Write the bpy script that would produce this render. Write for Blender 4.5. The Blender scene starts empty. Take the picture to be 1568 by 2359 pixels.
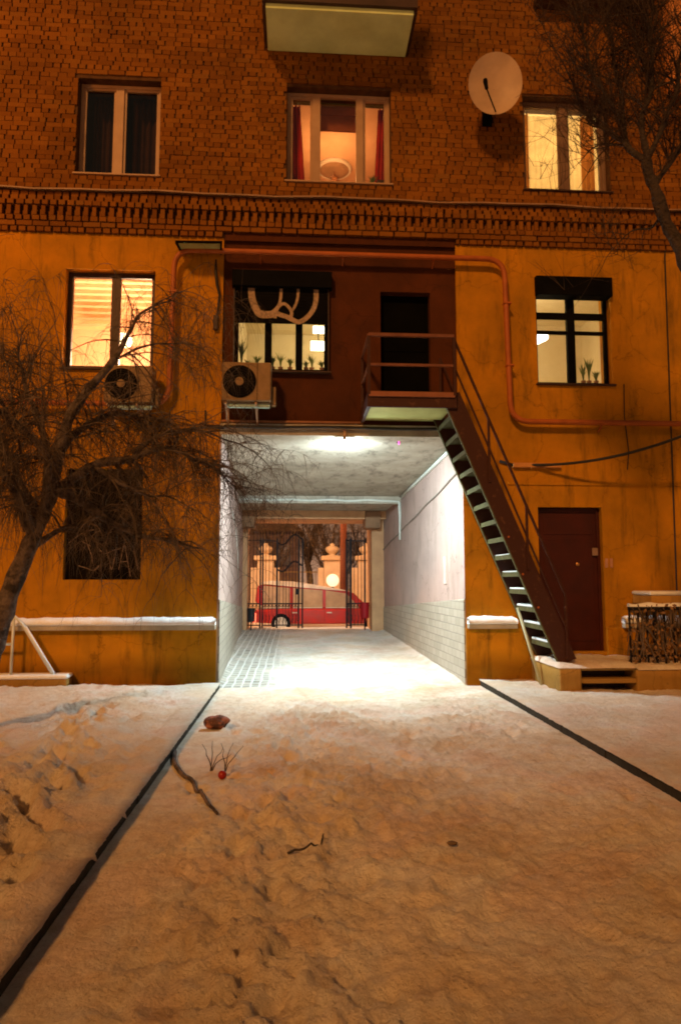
import bpy, bmesh, math, random
from mathutils import Vector, noise
random.seed(7)
R = math.radians
PI = math.pi
col = bpy.context.scene.collection
sc = bpy.context.scene

# ------------------------------------------------------------------ camera calibration
F, CU, CV = 1574.0, 784.0, 1179.5
PITCH, YAW = R(5.6), R(3.6)
DD, CZ = 10.3, 1.6

def ray(u, v):
    a = (u-CU)/F; b = -(v-CV)/F
    cy, sy, cp, sp = math.cos(YAW), math.sin(YAW), math.cos(PITCH), math.sin(PITCH)
    return Vector((sy*cp + a*cy - b*sy*sp, cy*cp - a*sy - b*cy*sp, sp + b*cp))

def W(u, v, y=0.0):          # measured point of the photograph on the vertical plane y
    d = ray(u, v); t = (y+DD)/d.y
    return Vector((d.x*t, y, CZ+d.z*t))

def G(u, v, z=0.0):          # ... on the horizontal plane z
    d = ray(u, v); t = (z-CZ)/d.z
    return Vector((d.x*t, -DD+d.y*t, z))

# ------------------------------------------------------------------ materials
MATS = {}
def new_mat(name):
    m = bpy.data.materials.new(name); m.use_nodes = True
    nt = m.node_tree; nt.nodes.clear()
    out = nt.nodes.new('ShaderNodeOutputMaterial')
    b = nt.nodes.new('ShaderNodeBsdfPrincipled')
    nt.links.new(b.outputs[0], out.inputs[0])
    MATS[name] = m
    return m, nt, b, out

def N(nt, typ, **kw):
    n = nt.nodes.new(typ)
    for k, v in kw.items():
        if k.startswith('i_'): n.inputs[k[2:].replace('_', ' ')].default_value = v
        else: setattr(n, k, v)
    return n

def ramp(nt, src, stops):
    r = nt.nodes.new('ShaderNodeValToRGB')
    e = r.color_ramp.elements
    while len(e) > 1: e.remove(e[-1])
    e[0].position, e[0].color = stops[0][0], (*stops[0][1], 1)
    for p, c in stops[1:]:
        k = e.new(p); k.color = (*c, 1)
    nt.links.new(src, r.inputs[0])
    return r

def mixc(nt, fac, a, b, blend='MIX'):
    m = nt.nodes.new('ShaderNodeMix'); m.data_type = 'RGBA'; m.blend_type = blend
    for s, t in ((fac, m.inputs[0]), (a, m.inputs[6]), (b, m.inputs[7])):
        if isinstance(s, (int, float)): t.default_value = s
        elif isinstance(s, tuple): t.default_value = (*s, 1)
        else: nt.links.new(s, t)
    return m.outputs[2]

def mat(name, c, c2=None, rough=.8, scale=3., detail=6, bump=.15, bscale=40., metal=0., lo=.35, hi=.65, dist=.01, spec=.3):
    m, nt, b, out = new_mat(name)
    tc = N(nt, 'ShaderNodeTexCoord')
    c2 = c2 or tuple(x*.7 for x in c)
    n = N(nt, 'ShaderNodeTexNoise', i_Scale=scale, i_Detail=detail, i_Roughness=.6)
    nt.links.new(tc.outputs['Object'], n.inputs['Vector'])
    r = ramp(nt, n.outputs['Fac'], [(lo, c2), (hi, c)])
    nt.links.new(r.outputs[0], b.inputs['Base Color'])
    b.inputs['Roughness'].default_value = rough
    b.inputs['Metallic'].default_value = metal
    b.inputs['Specular IOR Level'].default_value = spec
    if bump:
        n2 = N(nt, 'ShaderNodeTexNoise', i_Scale=bscale, i_Detail=5)
        nt.links.new(tc.outputs['Object'], n2.inputs['Vector'])
        bp = N(nt, 'ShaderNodeBump', i_Strength=bump, i_Distance=dist)
        nt.links.new(n2.outputs['Fac'], bp.inputs['Height'])
        nt.links.new(bp.outputs[0], b.inputs['Normal'])
    return m

def emis(name, c, s):
    m, nt, b, out = new_mat(name)
    b.inputs['Base Color'].default_value = (*c, 1)
    b.inputs['Emission Color'].default_value = (*c, 1)
    b.inputs['Emission Strength'].default_value = s
    return m

# plaster with stains: large patches, fine grain, run-down streaks
def plaster(name, c, c2, c3, stain=.5, rough=.9):
    m, nt, b, out = new_mat(name)
    tc = N(nt, 'ShaderNodeTexCoord')
    n = N(nt, 'ShaderNodeTexNoise', i_Scale=1.1, i_Detail=10, i_Roughness=.68)
    nt.links.new(tc.outputs['Object'], n.inputs['Vector'])
    r = ramp(nt, n.outputs['Fac'], [(.36, c2), (.62, c)])
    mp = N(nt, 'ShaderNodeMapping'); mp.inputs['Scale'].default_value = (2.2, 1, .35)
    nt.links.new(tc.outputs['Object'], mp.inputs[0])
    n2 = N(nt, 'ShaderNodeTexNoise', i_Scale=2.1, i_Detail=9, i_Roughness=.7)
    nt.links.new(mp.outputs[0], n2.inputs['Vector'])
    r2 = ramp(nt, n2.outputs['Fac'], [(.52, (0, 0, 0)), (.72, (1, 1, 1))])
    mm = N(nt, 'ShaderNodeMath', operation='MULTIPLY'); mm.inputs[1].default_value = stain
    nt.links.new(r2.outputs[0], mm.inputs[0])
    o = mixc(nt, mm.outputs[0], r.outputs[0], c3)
    vn_ = N(nt, 'ShaderNodeTexVoronoi', feature='DISTANCE_TO_EDGE', i_Scale=.75)
    nv_ = N(nt, 'ShaderNodeTexNoise', i_Scale=3.5, i_Detail=6); nt.links.new(tc.outputs['Object'], nv_.inputs['Vector'])
    vv = N(nt, 'ShaderNodeVectorMath', operation='MULTIPLY_ADD'); vv.inputs[1].default_value = (.5, .5, .5)
    nt.links.new(nv_.outputs['Color'], vv.inputs[0]); nt.links.new(tc.outputs['Object'], vv.inputs[2]); nt.links.new(vv.outputs[0], vn_.inputs['Vector'])
    cr = ramp(nt, vn_.outputs['Distance'], [(.0, (.5, .5, .5)), (.008, (1, 1, 1))])
    o = mixc(nt, .7, o, cr.outputs[0], 'MULTIPLY')
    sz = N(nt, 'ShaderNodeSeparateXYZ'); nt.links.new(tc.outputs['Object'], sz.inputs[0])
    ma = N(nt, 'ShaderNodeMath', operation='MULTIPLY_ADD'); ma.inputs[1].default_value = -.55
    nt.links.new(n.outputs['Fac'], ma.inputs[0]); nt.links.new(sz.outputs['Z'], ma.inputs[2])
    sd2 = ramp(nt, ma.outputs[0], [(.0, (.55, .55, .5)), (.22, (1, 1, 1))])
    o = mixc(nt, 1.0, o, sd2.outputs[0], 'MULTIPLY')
    nt.links.new(o, b.inputs['Base Color'])
    b.inputs['Roughness'].default_value = rough
    b.inputs['Specular IOR Level'].default_value = .2
    n3 = N(nt, 'ShaderNodeTexNoise', i_Scale=14, i_Detail=8, i_Roughness=.7)
    nt.links.new(tc.outputs['Object'], n3.inputs['Vector'])
    bp = N(nt, 'ShaderNodeBump', i_Strength=.35, i_Distance=.03)
    nt.links.new(n3.outputs['Fac'], bp.inputs['Height'])
    nt.links.new(bp.outputs[0], b.inputs['Normal'])
    return m

M_PLASTER = plaster('ochre_plaster', (.50, .215, .005), (.31, .145, .005), (.10, .06, .007), .9)  # stains are wear, kept strong to stand in for tree shade too
M_RED = plaster('dark_red_plaster', (.082, .023, .005), (.05, .015, .004), (.03, .01, .004), .5)
M_PASSW = plaster('pale_pink_plaster', (.44, .32, .275), (.37, .27, .235), (.24, .18, .145), .7)
M_PASSC = plaster('grey_whitewash', (.46, .42, .34), (.30, .27, .21), (.13, .11, .085), .9)
M_CONC = mat('concrete', (.42, .38, .30), (.28, .25, .19), scale=2.5, bump=.3, bscale=25)
M_CONCG = mat('green_grey_concrete', (.42, .43, .15), (.30, .31, .10), scale=1.6, bump=.3, bscale=18)
M_MORTAR = mat('mortar', (.10, .042, .008), (.05, .02, .005), scale=8, bump=.3, bscale=60)
M_FRAMEW = mat('worn_white_paint', (.42, .27, .16), (.34, .21, .12), rough=.5, bump=.05)
M_FRAMED = mat('dark_brown_paint', (.055, .028, .018), (.035, .018, .012), rough=.5, bump=.05)
M_BLACK = mat('black_metal', (.006, .006, .006), (.003, .003, .003), rough=.8, spec=.04, bump=.1)
M_IRON = mat('dark_iron', (.014, .012, .014), (.008, .007, .009), rough=.55, bump=.1, spec=.15)
M_STEEL = mat('oxide_red_paint', (.040, .011, .006), (.085, .034, .014), rough=.6, scale=11, detail=9, bump=.4, lo=.30, hi=.42)
M_TREAD = mat('worn_tread_steel', (.10, .10, .04), (.05, .05, .02), rough=.6, scale=14, bump=.3)
M_PIPE = mat('orange_red_pipe_paint', (.40, .11, .02), (.30, .08, .015), rough=.5, scale=5, bump=.1)
M_DOOR = mat('oxblood_door_paint', (.055, .008, .004), (.035, .006, .004), rough=.5, scale=3, bump=.1)
M_ACW = mat('aged_white_plastic', (.25, .155, .07), (.19, .12, .05), rough=.5, scale=6, bump=.05)
M_ROOMO = mat('peach_room_paint', (.75, .50, .33), (.68, .44, .28), rough=.9, bump=0)
M_ROOMY = mat('cream_room_paint', (.75, .66, .48), (.7, .6, .42), rough=.9, bump=0)
M_ROOMD = mat('dark_room', (.05, .045, .04), rough=.9, bump=0)
M_REDCURT = mat('red_curtain_cloth', (.65, .03, .015), (.4, .02, .01), scale=2, bump=.1)
M_BARK = mat('bark', (.15, .115, .095), (.035, .026, .02), scale=9, bump=.9, bscale=30, dist=.03, lo=.4, hi=.6)
M_BARKR = mat('dark_bark', (.05, .035, .025), (.02, .014, .01), scale=14, bump=.9, bscale=30, dist=.03)
M_TWIG = mat('twig_bark', (.15, .11, .08), (.03, .02, .012), scale=5, bump=0)
M_TWIGR = mat('dark_twig_bark', (.05, .03, .018), (.025, .015, .01), scale=5, bump=0)
M_SNOWC = mat('ledge_snow', (.82, .84, .84), (.72, .74, .74), scale=5, bump=.5, bscale=35, rough=.7, dist=.02)
M_GREENP = mat('green_leaf', (.16, .24, .05), (.08, .14, .03), scale=8, bump=0)
M_POT = mat('clay_pot', (.35, .16, .08), bump=.1)
M_WHITE = mat('white_paint', (.75, .73, .68), (.68, .66, .6), rough=.6, bump=.1)
M_CABLEW = mat('grey_white_conduit', (.62, .66, .60), (.5, .54, .48), rough=.5, bump=.1)
M_CABLE = mat('black_cable', (.02, .018, .015), rough=.6, bump=0)
M_KERB = mat('dark_wet_kerb_stone', (.035, .032, .02), (.018, .016, .01), scale=9, bump=.6, bscale=30)
M_STOOP = plaster('stoop_render', (.56, .33, .09), (.44, .24, .05), (.16, .08, .02), .4)
M_URN = mat('cream_stone', (.72, .58, .38), (.62, .48, .3), bump=.2)

def brick_mat():
    m, nt, b, out = new_mat('ochre_red_brick')
    g = N(nt, 'ShaderNodeNewGeometry'); tc = N(nt, 'ShaderNodeTexCoord')
    r = ramp(nt, g.outputs['Random Per Island'], [(0, (.17, .064, .006)), (.5, (.215, .083, .008)), (.85, (.25, .10, .011)), (1, (.21, .092, .014))])
    n = N(nt, 'ShaderNodeTexNoise', i_Scale=.7, i_Detail=6, i_Roughness=.6)
    nt.links.new(tc.outputs['Object'], n.inputs['Vector'])
    r2 = ramp(nt, n.outputs['Fac'], [(.3, (.62, .60, .55)), (.7, (1.1, 1.05, 1))])
    o = mixc(nt, 1.0, r.outputs[0], r2.outputs[0], 'MULTIPLY')
    nt.links.new(o, b.inputs['Base Color'])
    n3 = N(nt, 'ShaderNodeTexNoise', i_Scale=45, i_Detail=5)
    nt.links.new(tc.outputs['Object'], n3.inputs['Vector'])
    bp = N(nt, 'ShaderNodeBump', i_Strength=.5, i_Distance=.012)
    nt.links.new(n3.outputs['Fac'], bp.inputs['Height']); nt.links.new(bp.outputs[0], b.inputs['Normal'])
    b.inputs['Roughness'].default_value = .9
    b.inputs['Specular IOR Level'].default_value = .15
    return m
M_BRICK = brick_mat()

def tilewall_mat():      # pale painted tiles on the lower passage walls; v runs along y and z
    m, nt, b, out = new_mat('pale_tile_wall')
    tc = N(nt, 'ShaderNodeTexCoord'); sp = N(nt, 'ShaderNodeSeparateXYZ'); cb = N(nt, 'ShaderNodeCombineXYZ')
    nt.links.new(tc.outputs['Object'], sp.inputs[0])
    nt.links.new(sp.outputs['Y'], cb.inputs['X']); nt.links.new(sp.outputs['Z'], cb.inputs['Y'])
    br = N(nt, 'ShaderNodeTexBrick', i_Scale=1.0, offset=.5)
    br.inputs['Brick Width'].default_value = .25; br.inputs['Row Height'].default_value = .125
    br.inputs['Mortar Size'].default_value = .006; br.inputs['Mortar Smooth'].default_value = .3
    br.inputs['Color1'].default_value = (.40, .36, .29, 1); br.inputs['Color2'].default_value = (.33, .30, .235, 1)
    br.inputs['Mortar'].default_value = (.20, .18, .15, 1)
    nt.links.new(cb.outputs[0], br.inputs['Vector'])
    nt.links.new(br.outputs['Color'], b.inputs['Base Color'])
    bp = N(nt, 'ShaderNodeBump', i_Strength=.6, i_Distance=.01); bp.invert = True
    nt.links.new(br.outputs['Fac'], bp.inputs['Height']); nt.links.new(bp.outputs[0], b.inputs['Normal'])
    b.inputs['Roughness'].default_value = .55
    return m
M_TILE = tilewall_mat()

def snow_mat(name, dirt=.5, paver=False, seed=0., c=(.98, .94, .84), d=(.62, .48, .31), track=False):
    m, nt, b, out = new_mat(name)
    tc = N(nt, 'ShaderNodeTexCoord')
    mp = N(nt, 'ShaderNodeMapping'); mp.inputs['Location'].default_value = (seed, seed*.7, 0)
    nt.links.new(tc.outputs['Object'], mp.inputs[0])
    n = N(nt, 'ShaderNodeTexNoise', i_Scale=.75, i_Detail=10, i_Roughness=.68)
    nt.links.new(mp.outputs[0], n.inputs['Vector'])
    r = ramp(nt, n.outputs['Fac'], [(.38, (0, 0, 0)), (.66, (1, 1, 1))])
    n2 = N(nt, 'ShaderNodeTexNoise', i_Scale=9, i_Detail=8, i_Roughness=.75)
    nt.links.new(mp.outputs[0], n2.inputs['Vector'])
    r2 = ramp(nt, n2.outputs['Fac'], [(.42, (0, 0, 0)), (.68, (1, 1, 1))])
    a1 = N(nt, 'ShaderNodeMath', operation='MULTIPLY_ADD'); a1.inputs[1].default_value = .55
    nt.links.new(r2.outputs[0], a1.inputs[0]); nt.links.new(r.outputs[0], a1.inputs[2])
    a2 = N(nt, 'ShaderNodeMath', operation='MULTIPLY', use_clamp=True); a2.inputs[1].default_value = dirt
    nt.links.new(a1.outputs[0], a2.inputs[0])
    n5 = N(nt, 'ShaderNodeTexNoise', i_Scale=1.3, i_Detail=4); nt.links.new(mp.outputs[0], n5.inputs['Vector'])
    r5 = ramp(nt, n5.outputs['Fac'], [(.40, (1.0, .93, .84)), (.5, (1, 1, 1)), (.60, (1.0, .90, .86))])
    o = mixc(nt, 1.0, mixc(nt, a2.outputs[0], c, d), r5.outputs[0], 'MULTIPLY')
    n6 = N(nt, 'ShaderNodeTexNoise', i_Scale=38, i_Detail=5, i_Roughness=.7); nt.links.new(mp.outputs[0], n6.inputs['Vector'])
    r6 = ramp(nt, n6.outputs['Fac'], [(.28, (.55, .50, .45)), (.42, (1, 1, 1)), (.60, (1, 1, 1)), (.74, (1.15, 1.15, 1.15))])
    o = mixc(nt, .8, o, r6.outputs[0], 'MULTIPLY')
    if paver:
        sp = N(nt, 'ShaderNodeSeparateXYZ'); nt.links.new(tc.outputs['Object'], sp.inputs[0])
        br = N(nt, 'ShaderNodeTexBrick', i_Scale=1.0, offset=.0)
        br.inputs['Brick Width'].default_value = .13; br.inputs['Row Height'].default_value = .2
        br.inputs['Mortar Size'].default_value = .022; br.inputs['Mortar Smooth'].default_value = .6
        br.inputs['Color1'].default_value = (.26, .25, .20, 1); br.inputs['Color2'].default_value = (.42, .40, .33, 1)
        br.inputs['Mortar'].default_value = (.75, .76, .74, 1)
        nw = N(nt, 'ShaderNodeTexNoise', i_Scale=2.3, i_Detail=3); nt.links.new(tc.outputs['Object'], nw.inputs['Vector'])
        va = N(nt, 'ShaderNodeVectorMath', operation='MULTIPLY_ADD'); va.inputs[1].default_value = (.06, .10, 0)
        nt.links.new(nw.outputs['Color'], va.inputs[0]); nt.links.new(tc.outputs['Object'], va.inputs[2]); nt.links.new(va.outputs[0], br.inputs['Vector'])
        # bare strip by the left wall, a few bare patches on the right; lightly ragged
        mr = N(nt, 'ShaderNodeMapRange'); mr.inputs[1].default_value = -.55; mr.inputs[2].default_value = .1
        mr.inputs[3].default_value = 1.; mr.inputs[4].default_value = 0.
        nt.links.new(sp.outputs['X'], mr.inputs[0])
        n4 = N(nt, 'ShaderNodeTexNoise', i_Scale=3.2, i_Detail=9, i_Roughness=.8)
        nt.links.new(tc.outputs['Object'], n4.inputs['Vector'])
        ad = N(nt, 'ShaderNodeMath', operation='MULTIPLY_ADD'); ad.inputs[1].default_value = .42
        nt.links.new(mr.outputs[0], ad.inputs[0]); nt.links.new(n4.outputs['Fac'], ad.inputs[2])
        rr = ramp(nt, ad.outputs[0], [(.73, (0, 0, 0)), (1.06, (1, 1, 1))])
        o = mixc(nt, rr.outputs[0], o, br.outputs['Color'])
    nt.links.new(o, b.inputs['Base Color'])
    b.inputs['Roughness'].default_value = .75
    b.inputs['Specular IOR Level'].default_value = .25
    n3 = N(nt, 'ShaderNodeTexNoise', i_Scale=16, i_Detail=10, i_Roughness=.72)
    nt.links.new(tc.outputs['Object'], n3.inputs['Vector'])
    bp = N(nt, 'ShaderNodeBump', i_Strength=1.0, i_Distance=.06)
    nt.links.new(n3.outputs['Fac'], bp.inputs['Height']); nt.links.new(bp.outputs[0], b.inputs['Normal'])
    return m
M_ROAD = snow_mat('trodden_road_snow', .75)
M_YARD = snow_mat('yard_snow', .6, seed=5.3, c=(.86, .83, .76), d=(.58, .45, .28))
M_PASSF = snow_mat('passage_snow_over_pavers', .75, paver=True, c=(.86, .85, .80), d=(.54, .48, .38))
M_STREET = snow_mat('street_slush', .9, seed=9.)

def glass_mat():
    m = bpy.data.materials.new('window_glass'); m.use_nodes = True
    nt = m.node_tree; nt.nodes.clear()
    out = nt.nodes.new('ShaderNodeOutputMaterial')
    t = nt.nodes.new('ShaderNodeBsdfTransparent'); t.inputs[0].default_value = (.93, .94, .92, 1)
    g = nt.nodes.new('ShaderNodeBsdfGlossy'); g.inputs['Roughness'].default_value = .03
    mx = nt.nodes.new('ShaderNodeMixShader'); mx.inputs[0].default_value = .07
    nt.links.new(t.outputs[0], mx.inputs[1]); nt.links.new(g.outputs[0], mx.inputs[2])
    nt.links.new(mx.outputs[0], out.inputs[0])
    return m
M_GLASS = glass_mat()

def cloth_mat(name, c, tr=.6):
    m = bpy.data.materials.new(name); m.use_nodes = True
    nt = m.node_tree; nt.nodes.clear()
    out = nt.nodes.new('ShaderNodeOutputMaterial')
    d = nt.nodes.new('ShaderNodeBsdfDiffuse'); d.inputs[0].default_value = (*c, 1)
    t = nt.nodes.new('ShaderNodeBsdfTranslucent'); t.inputs[0].default_value = (*c, 1)
    n = nt.nodes.new('ShaderNodeTexNoise'); n.inputs['Scale'].default_value = 5
    tc = nt.nodes.new('ShaderNodeTexCoord'); nt.links.new(tc.outputs['Object'], n.inputs['Vector'])
    r = ramp(nt, n.outputs['Fac'], [(.3, tuple(x*.75 for x in c)), (.7, c)])
    nt.links.new(r.outputs[0], d.inputs[0]); nt.links.new(r.outputs[0], t.inputs[0])
    mx = nt.nodes.new('ShaderNodeMixShader'); mx.inputs[0].default_value = tr
    nt.links.new(d.outputs[0], mx.inputs[1]); nt.links.new(t.outputs[0], mx.inputs[2])
    nt.links.new(mx.outputs[0], out.inputs[0])
    return m
M_BLIND = cloth_mat('peach_blind_cloth', (.86, .68, .50), .85)
M_LACE = cloth_mat('cream_lace_cloth', (.85, .72, .48), .6)
M_OCHCURT = cloth_mat('ochre_curtain_cloth', (.72, .36, .10), .5)
M_DIMCURT = cloth_mat('brown_curtain_cloth', (.09, .04, .02), .3)

# ------------------------------------------------------------------ mesh helpers
class MB:
    def __init__(s): s.v = []; s.f = []; s.m = []; s.mi = 0
    def quad(s, a, b, c, d):
        n = len(s.v); s.v += [tuple(a), tuple(b), tuple(c), tuple(d)]; s.f.append((n, n+1, n+2, n+3)); s.m.append(s.mi)
    def box(s, x0, x1, y0, y1, z0, z1, skip=''):
        n = len(s.v)
        s.v += [(x0, y0, z0), (x1, y0, z0), (x1, y1, z0), (x0, y1, z0), (x0, y0, z1), (x1, y0, z1), (x1, y1, z1), (x0, y1, z1)]
        fs = {'b': (3, 2, 1, 0), 't': (4, 5, 6, 7), 'f': (0, 1, 5, 4), 'k': (2, 3, 7, 6), 'l': (3, 0, 4, 7), 'r': (1, 2, 6, 5)}
        for k, q in fs.items():
            if k not in skip: s.f.append(tuple(n+i for i in q)); s.m.append(s.mi)
    def bar(s, a, b, w, h, up=Vector((0, 0, 1))):     # square bar between two points
        a, b = Vector(a), Vector(b); d = (b-a).normalized()
        sx = d.cross(up)
        if sx.length < 1e-4: sx = d.cross(Vector((0, 1, 0)))
        sx.normalize(); uz = sx.cross(d).normalized()
        n = len(s.v)
        for p in (a, b):
            for i, j in ((-1, -1), (1, -1), (1, 1), (-1, 1)):
                s.v.append(tuple(p + sx*(i*w/2) + uz*(j*h/2)))
        for k in range(4):
            s.f.append((n+k, n+(k+1) % 4, n+4+(k+1) % 4, n+4+k)); s.m.append(s.mi)
        s.f.append((n+3, n+2, n+1, n)); s.f.append((n+4, n+5, n+6, n+7)); s.m += [s.mi]*2
    def tube(s, pts, r, seg=8, cap=True):
        pts = [Vector(p) for p in pts]
        rs = r if isinstance(r, (list, tuple)) else [r]*len(pts)
        n0 = len(s.v); prev = None
        for i, p in enumerate(pts):
            d = (pts[min(i+1, len(pts)-1)] - pts[max(i-1, 0)])
            d = d.normalized() if d.length > 1e-9 else Vector((0, 0, 1))
            if prev is None:
                prev = d.orthogonal().normalized()
            else:
                prev = (prev - d*prev.dot(d))
                prev = prev.normalized() if prev.length > 1e-6 else d.orthogonal().normalized()
            q = d.cross(prev)
            for k in range(seg):
                t = 2*PI*k/seg
                s.v.append(tuple(p + (prev*math.cos(t) + q*math.sin(t))*rs[i]))
        for i in range(len(pts)-1):
            for k in range(seg):
                a = n0+i*seg+k; b = n0+i*seg+(k+1) % seg
                s.f.append((a, b, b+seg, a+seg)); s.m.append(s.mi)
        if cap:
            s.f.append(tuple(n0+k for k in reversed(range(seg)))); s.m.append(s.mi)
            s.f.append(tuple(n0+(len(pts)-1)*seg+k for k in range(seg))); s.m.append(s.mi)
    def lathe(s, c, prof, seg=20, axis='z', squash=1.):
        c = Vector(c); n0 = len(s.v)
        for r, h in prof:
            for k in range(seg):
                t = 2*PI*k/seg; a, b = r*math.cos(t), r*math.sin(t)
                s.v.append(tuple(c + (Vector((a, b*squash, h)) if axis == 'z' else Vector((a, h, b)))))
        for i in range(len(prof)-1):
            for k in range(seg):
                a = n0+i*seg+k; b = n0+i*seg+(k+1) % seg
                q = (a, b, b+seg, a+seg)
                s.f.append(q if axis == 'z' else q[::-1]); s.m.append(s.mi)
        for base, rev in ((n0, True), (n0+(len(prof)-1)*seg, False)):
            q = [base+k for k in range(seg)]
            if rev != (axis != 'z'): q.reverse()
            s.f.append(tuple(q)); s.m.append(s.mi)
    def prism(s, poly, y0, y1):        # poly: (x,z) counter-clockwise seen from -y
        n = len(s.v); k = len(poly)
        s.v += [(x, y0, z) for x, z in poly] + [(x, y1, z) for x, z in poly]
        s.f.append(tuple(range(n, n+k))); s.m.append(s.mi)
        s.f.append(tuple(reversed(range(n+k, n+2*k)))); s.m.append(s.mi)
        for i in range(k):
            j = (i+1) % k
            s.f.append((n+j, n+i, n+k+i, n+k+j)); s.m.append(s.mi)
    def build(s, name, mats, parent=None, smooth=False, bevel=0.):
        me = bpy.data.meshes.new(name)
        me.from_pydata(s.v, [], s.f); me.update()
        mats = mats if isinstance(mats, (list, tuple)) else [mats]
        for m in mats: me.materials.append(m)
        if len(mats) > 1: me.polygons.foreach_set('material_index', s.m)
        if smooth: me.polygons.foreach_set('use_smooth', [True]*len(me.polygons))
        o = bpy.data.objects.new(name, me); col.objects.link(o)
        if parent is not None:
            o.parent = parent; o.matrix_parent_inverse = parent.matrix_world.inverted() if False else o.matrix_parent_inverse
            o.location = -P_LOC.get(parent.name, Vector((0, 0, 0)))
        if bevel:
            b = o.modifiers.new('b', 'BEVEL'); b.width = bevel; b.segments = 2; b.limit_method = 'ANGLE'
        return o

P_LOC = {}   # world place of each parent, so that children can be written in world coordinates
def thing(name, label, cat, loc=(0, 0, 0), group=None):
    o = bpy.data.objects.new(name, None); col.objects.link(o)
    o.location = loc; o.empty_display_size = .2
    P_LOC[o.name] = Vector(loc)
    o['label'] = label; o['category'] = cat
    if group: o['group'] = group
    return o
def tag(o, label, cat, group=None):
    o['label'] = label; o['category'] = cat
    if group: o['group'] = group
    return o
def struct(o): o['kind'] = 'structure'; return o
def stuff(o, label=None, cat=None):
    o['kind'] = 'stuff'
    if label: o['label'] = label; o['category'] = cat
    return o
def sub(parent_obj):      # register a part so that its sub-parts keep world coordinates
    P_LOC[parent_obj.name] = Vector((0, 0, 0))
    return parent_obj

def wall_holes(mb, x0, x1, z0, z1, holes, yf, yb):
    xs = sorted(set([x0, x1] + [h[0] for h in holes] + [h[1] for h in holes]))
    zs = sorted(set([z0, z1] + [h[2] for h in holes] + [h[3] for h in holes]))
    xs = [x for x in xs if x0 <= x <= x1]; zs = [z for z in zs if z0 <= z <= z1]
    def solid(i, j):
        if i < 0 or j < 0 or i >= len(xs)-1 or j >= len(zs)-1: return False
        cx, cz = (xs[i]+xs[i+1])/2, (zs[j]+zs[j+1])/2
        return not any(h[0] < cx < h[1] and h[2] < cz < h[3] for h in holes)
    for i in range(len(xs)-1):
        for j in range(len(zs)-1):
            if not solid(i, j): continue
            a, b, c, d = xs[i], xs[i+1], zs[j], zs[j+1]
            mb.quad((a, yf, c), (b, yf, c), (b, yf, d), (a, yf, d))
            mb.quad((b, yb, c), (a, yb, c), (a, yb, d), (b, yb, d))
            if not solid(i-1, j): mb.quad((a, yb, c), (a, yf, c), (a, yf, d), (a, yb, d))
            if not solid(i+1, j): mb.quad((b, yf, c), (b, yb, c), (b, yb, d), (b, yf, d))
            if not solid(i, j-1): mb.quad((a, yb, c), (b, yb, c), (b, yf, c), (a, yf, c))
            if not solid(i, j+1): mb.quad((a, yf, d), (b, yf, d), (b, yb, d), (a, yb, d))

# ------------------------------------------------------------------ the building
XL, XR = -9.0, 9.0
ZB = 6.90                    # underside of the brick upper storeys
ZT = 12.6
bld = thing('apartment_building', 'apartment block with ochre plaster ground floors, brick storeys above and a lit drive-through passage', 'building')
PX0, PX1 = -1.18, 2.54       # passage mouth
PZ = 3.79
YF = 8.4                     # depth of the passage
QX0, QX1 = -1.48, 2.26       # its far end
QZ0, QZ1 = .245, 3.30
A = (-3.48, -2.20, 7.88, 9.47); B = (-.21, 1.46, 7.88, 9.48); C = (3.63, 5.06, 7.88, 9.50)
D_ = (-3.56, -2.21, 4.78, 6.34); E_ = (-1.01, .47, 4.79, 6.32); F_ = (3.76, 4.98, 4.67, 6.38)
G_ = (-3.43, -2.31, 1.59, 3.24); H_ = (3.70, 4.71, .50, 2.71); L_ = (1.28, 2.07, 4.13, 6.12)
BAY = (-1.17, 2.48, 3.97, 6.98)
T1 = (4.0, 5.9, 11.2, 12.3)   # bottom of an upper window at the top right

mb = MB()
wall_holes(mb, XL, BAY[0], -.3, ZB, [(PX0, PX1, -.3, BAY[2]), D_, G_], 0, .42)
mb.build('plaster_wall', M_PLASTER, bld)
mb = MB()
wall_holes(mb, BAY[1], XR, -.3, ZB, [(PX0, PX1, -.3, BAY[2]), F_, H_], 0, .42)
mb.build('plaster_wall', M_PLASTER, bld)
mb = MB()
wall_holes(mb, BAY[0]+.001, BAY[1]-.001, PZ+.02, BAY[3]+.2, [E_, L_], .045, .42)
mb.build('red_plaster_wall', M_RED, bld)

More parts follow.
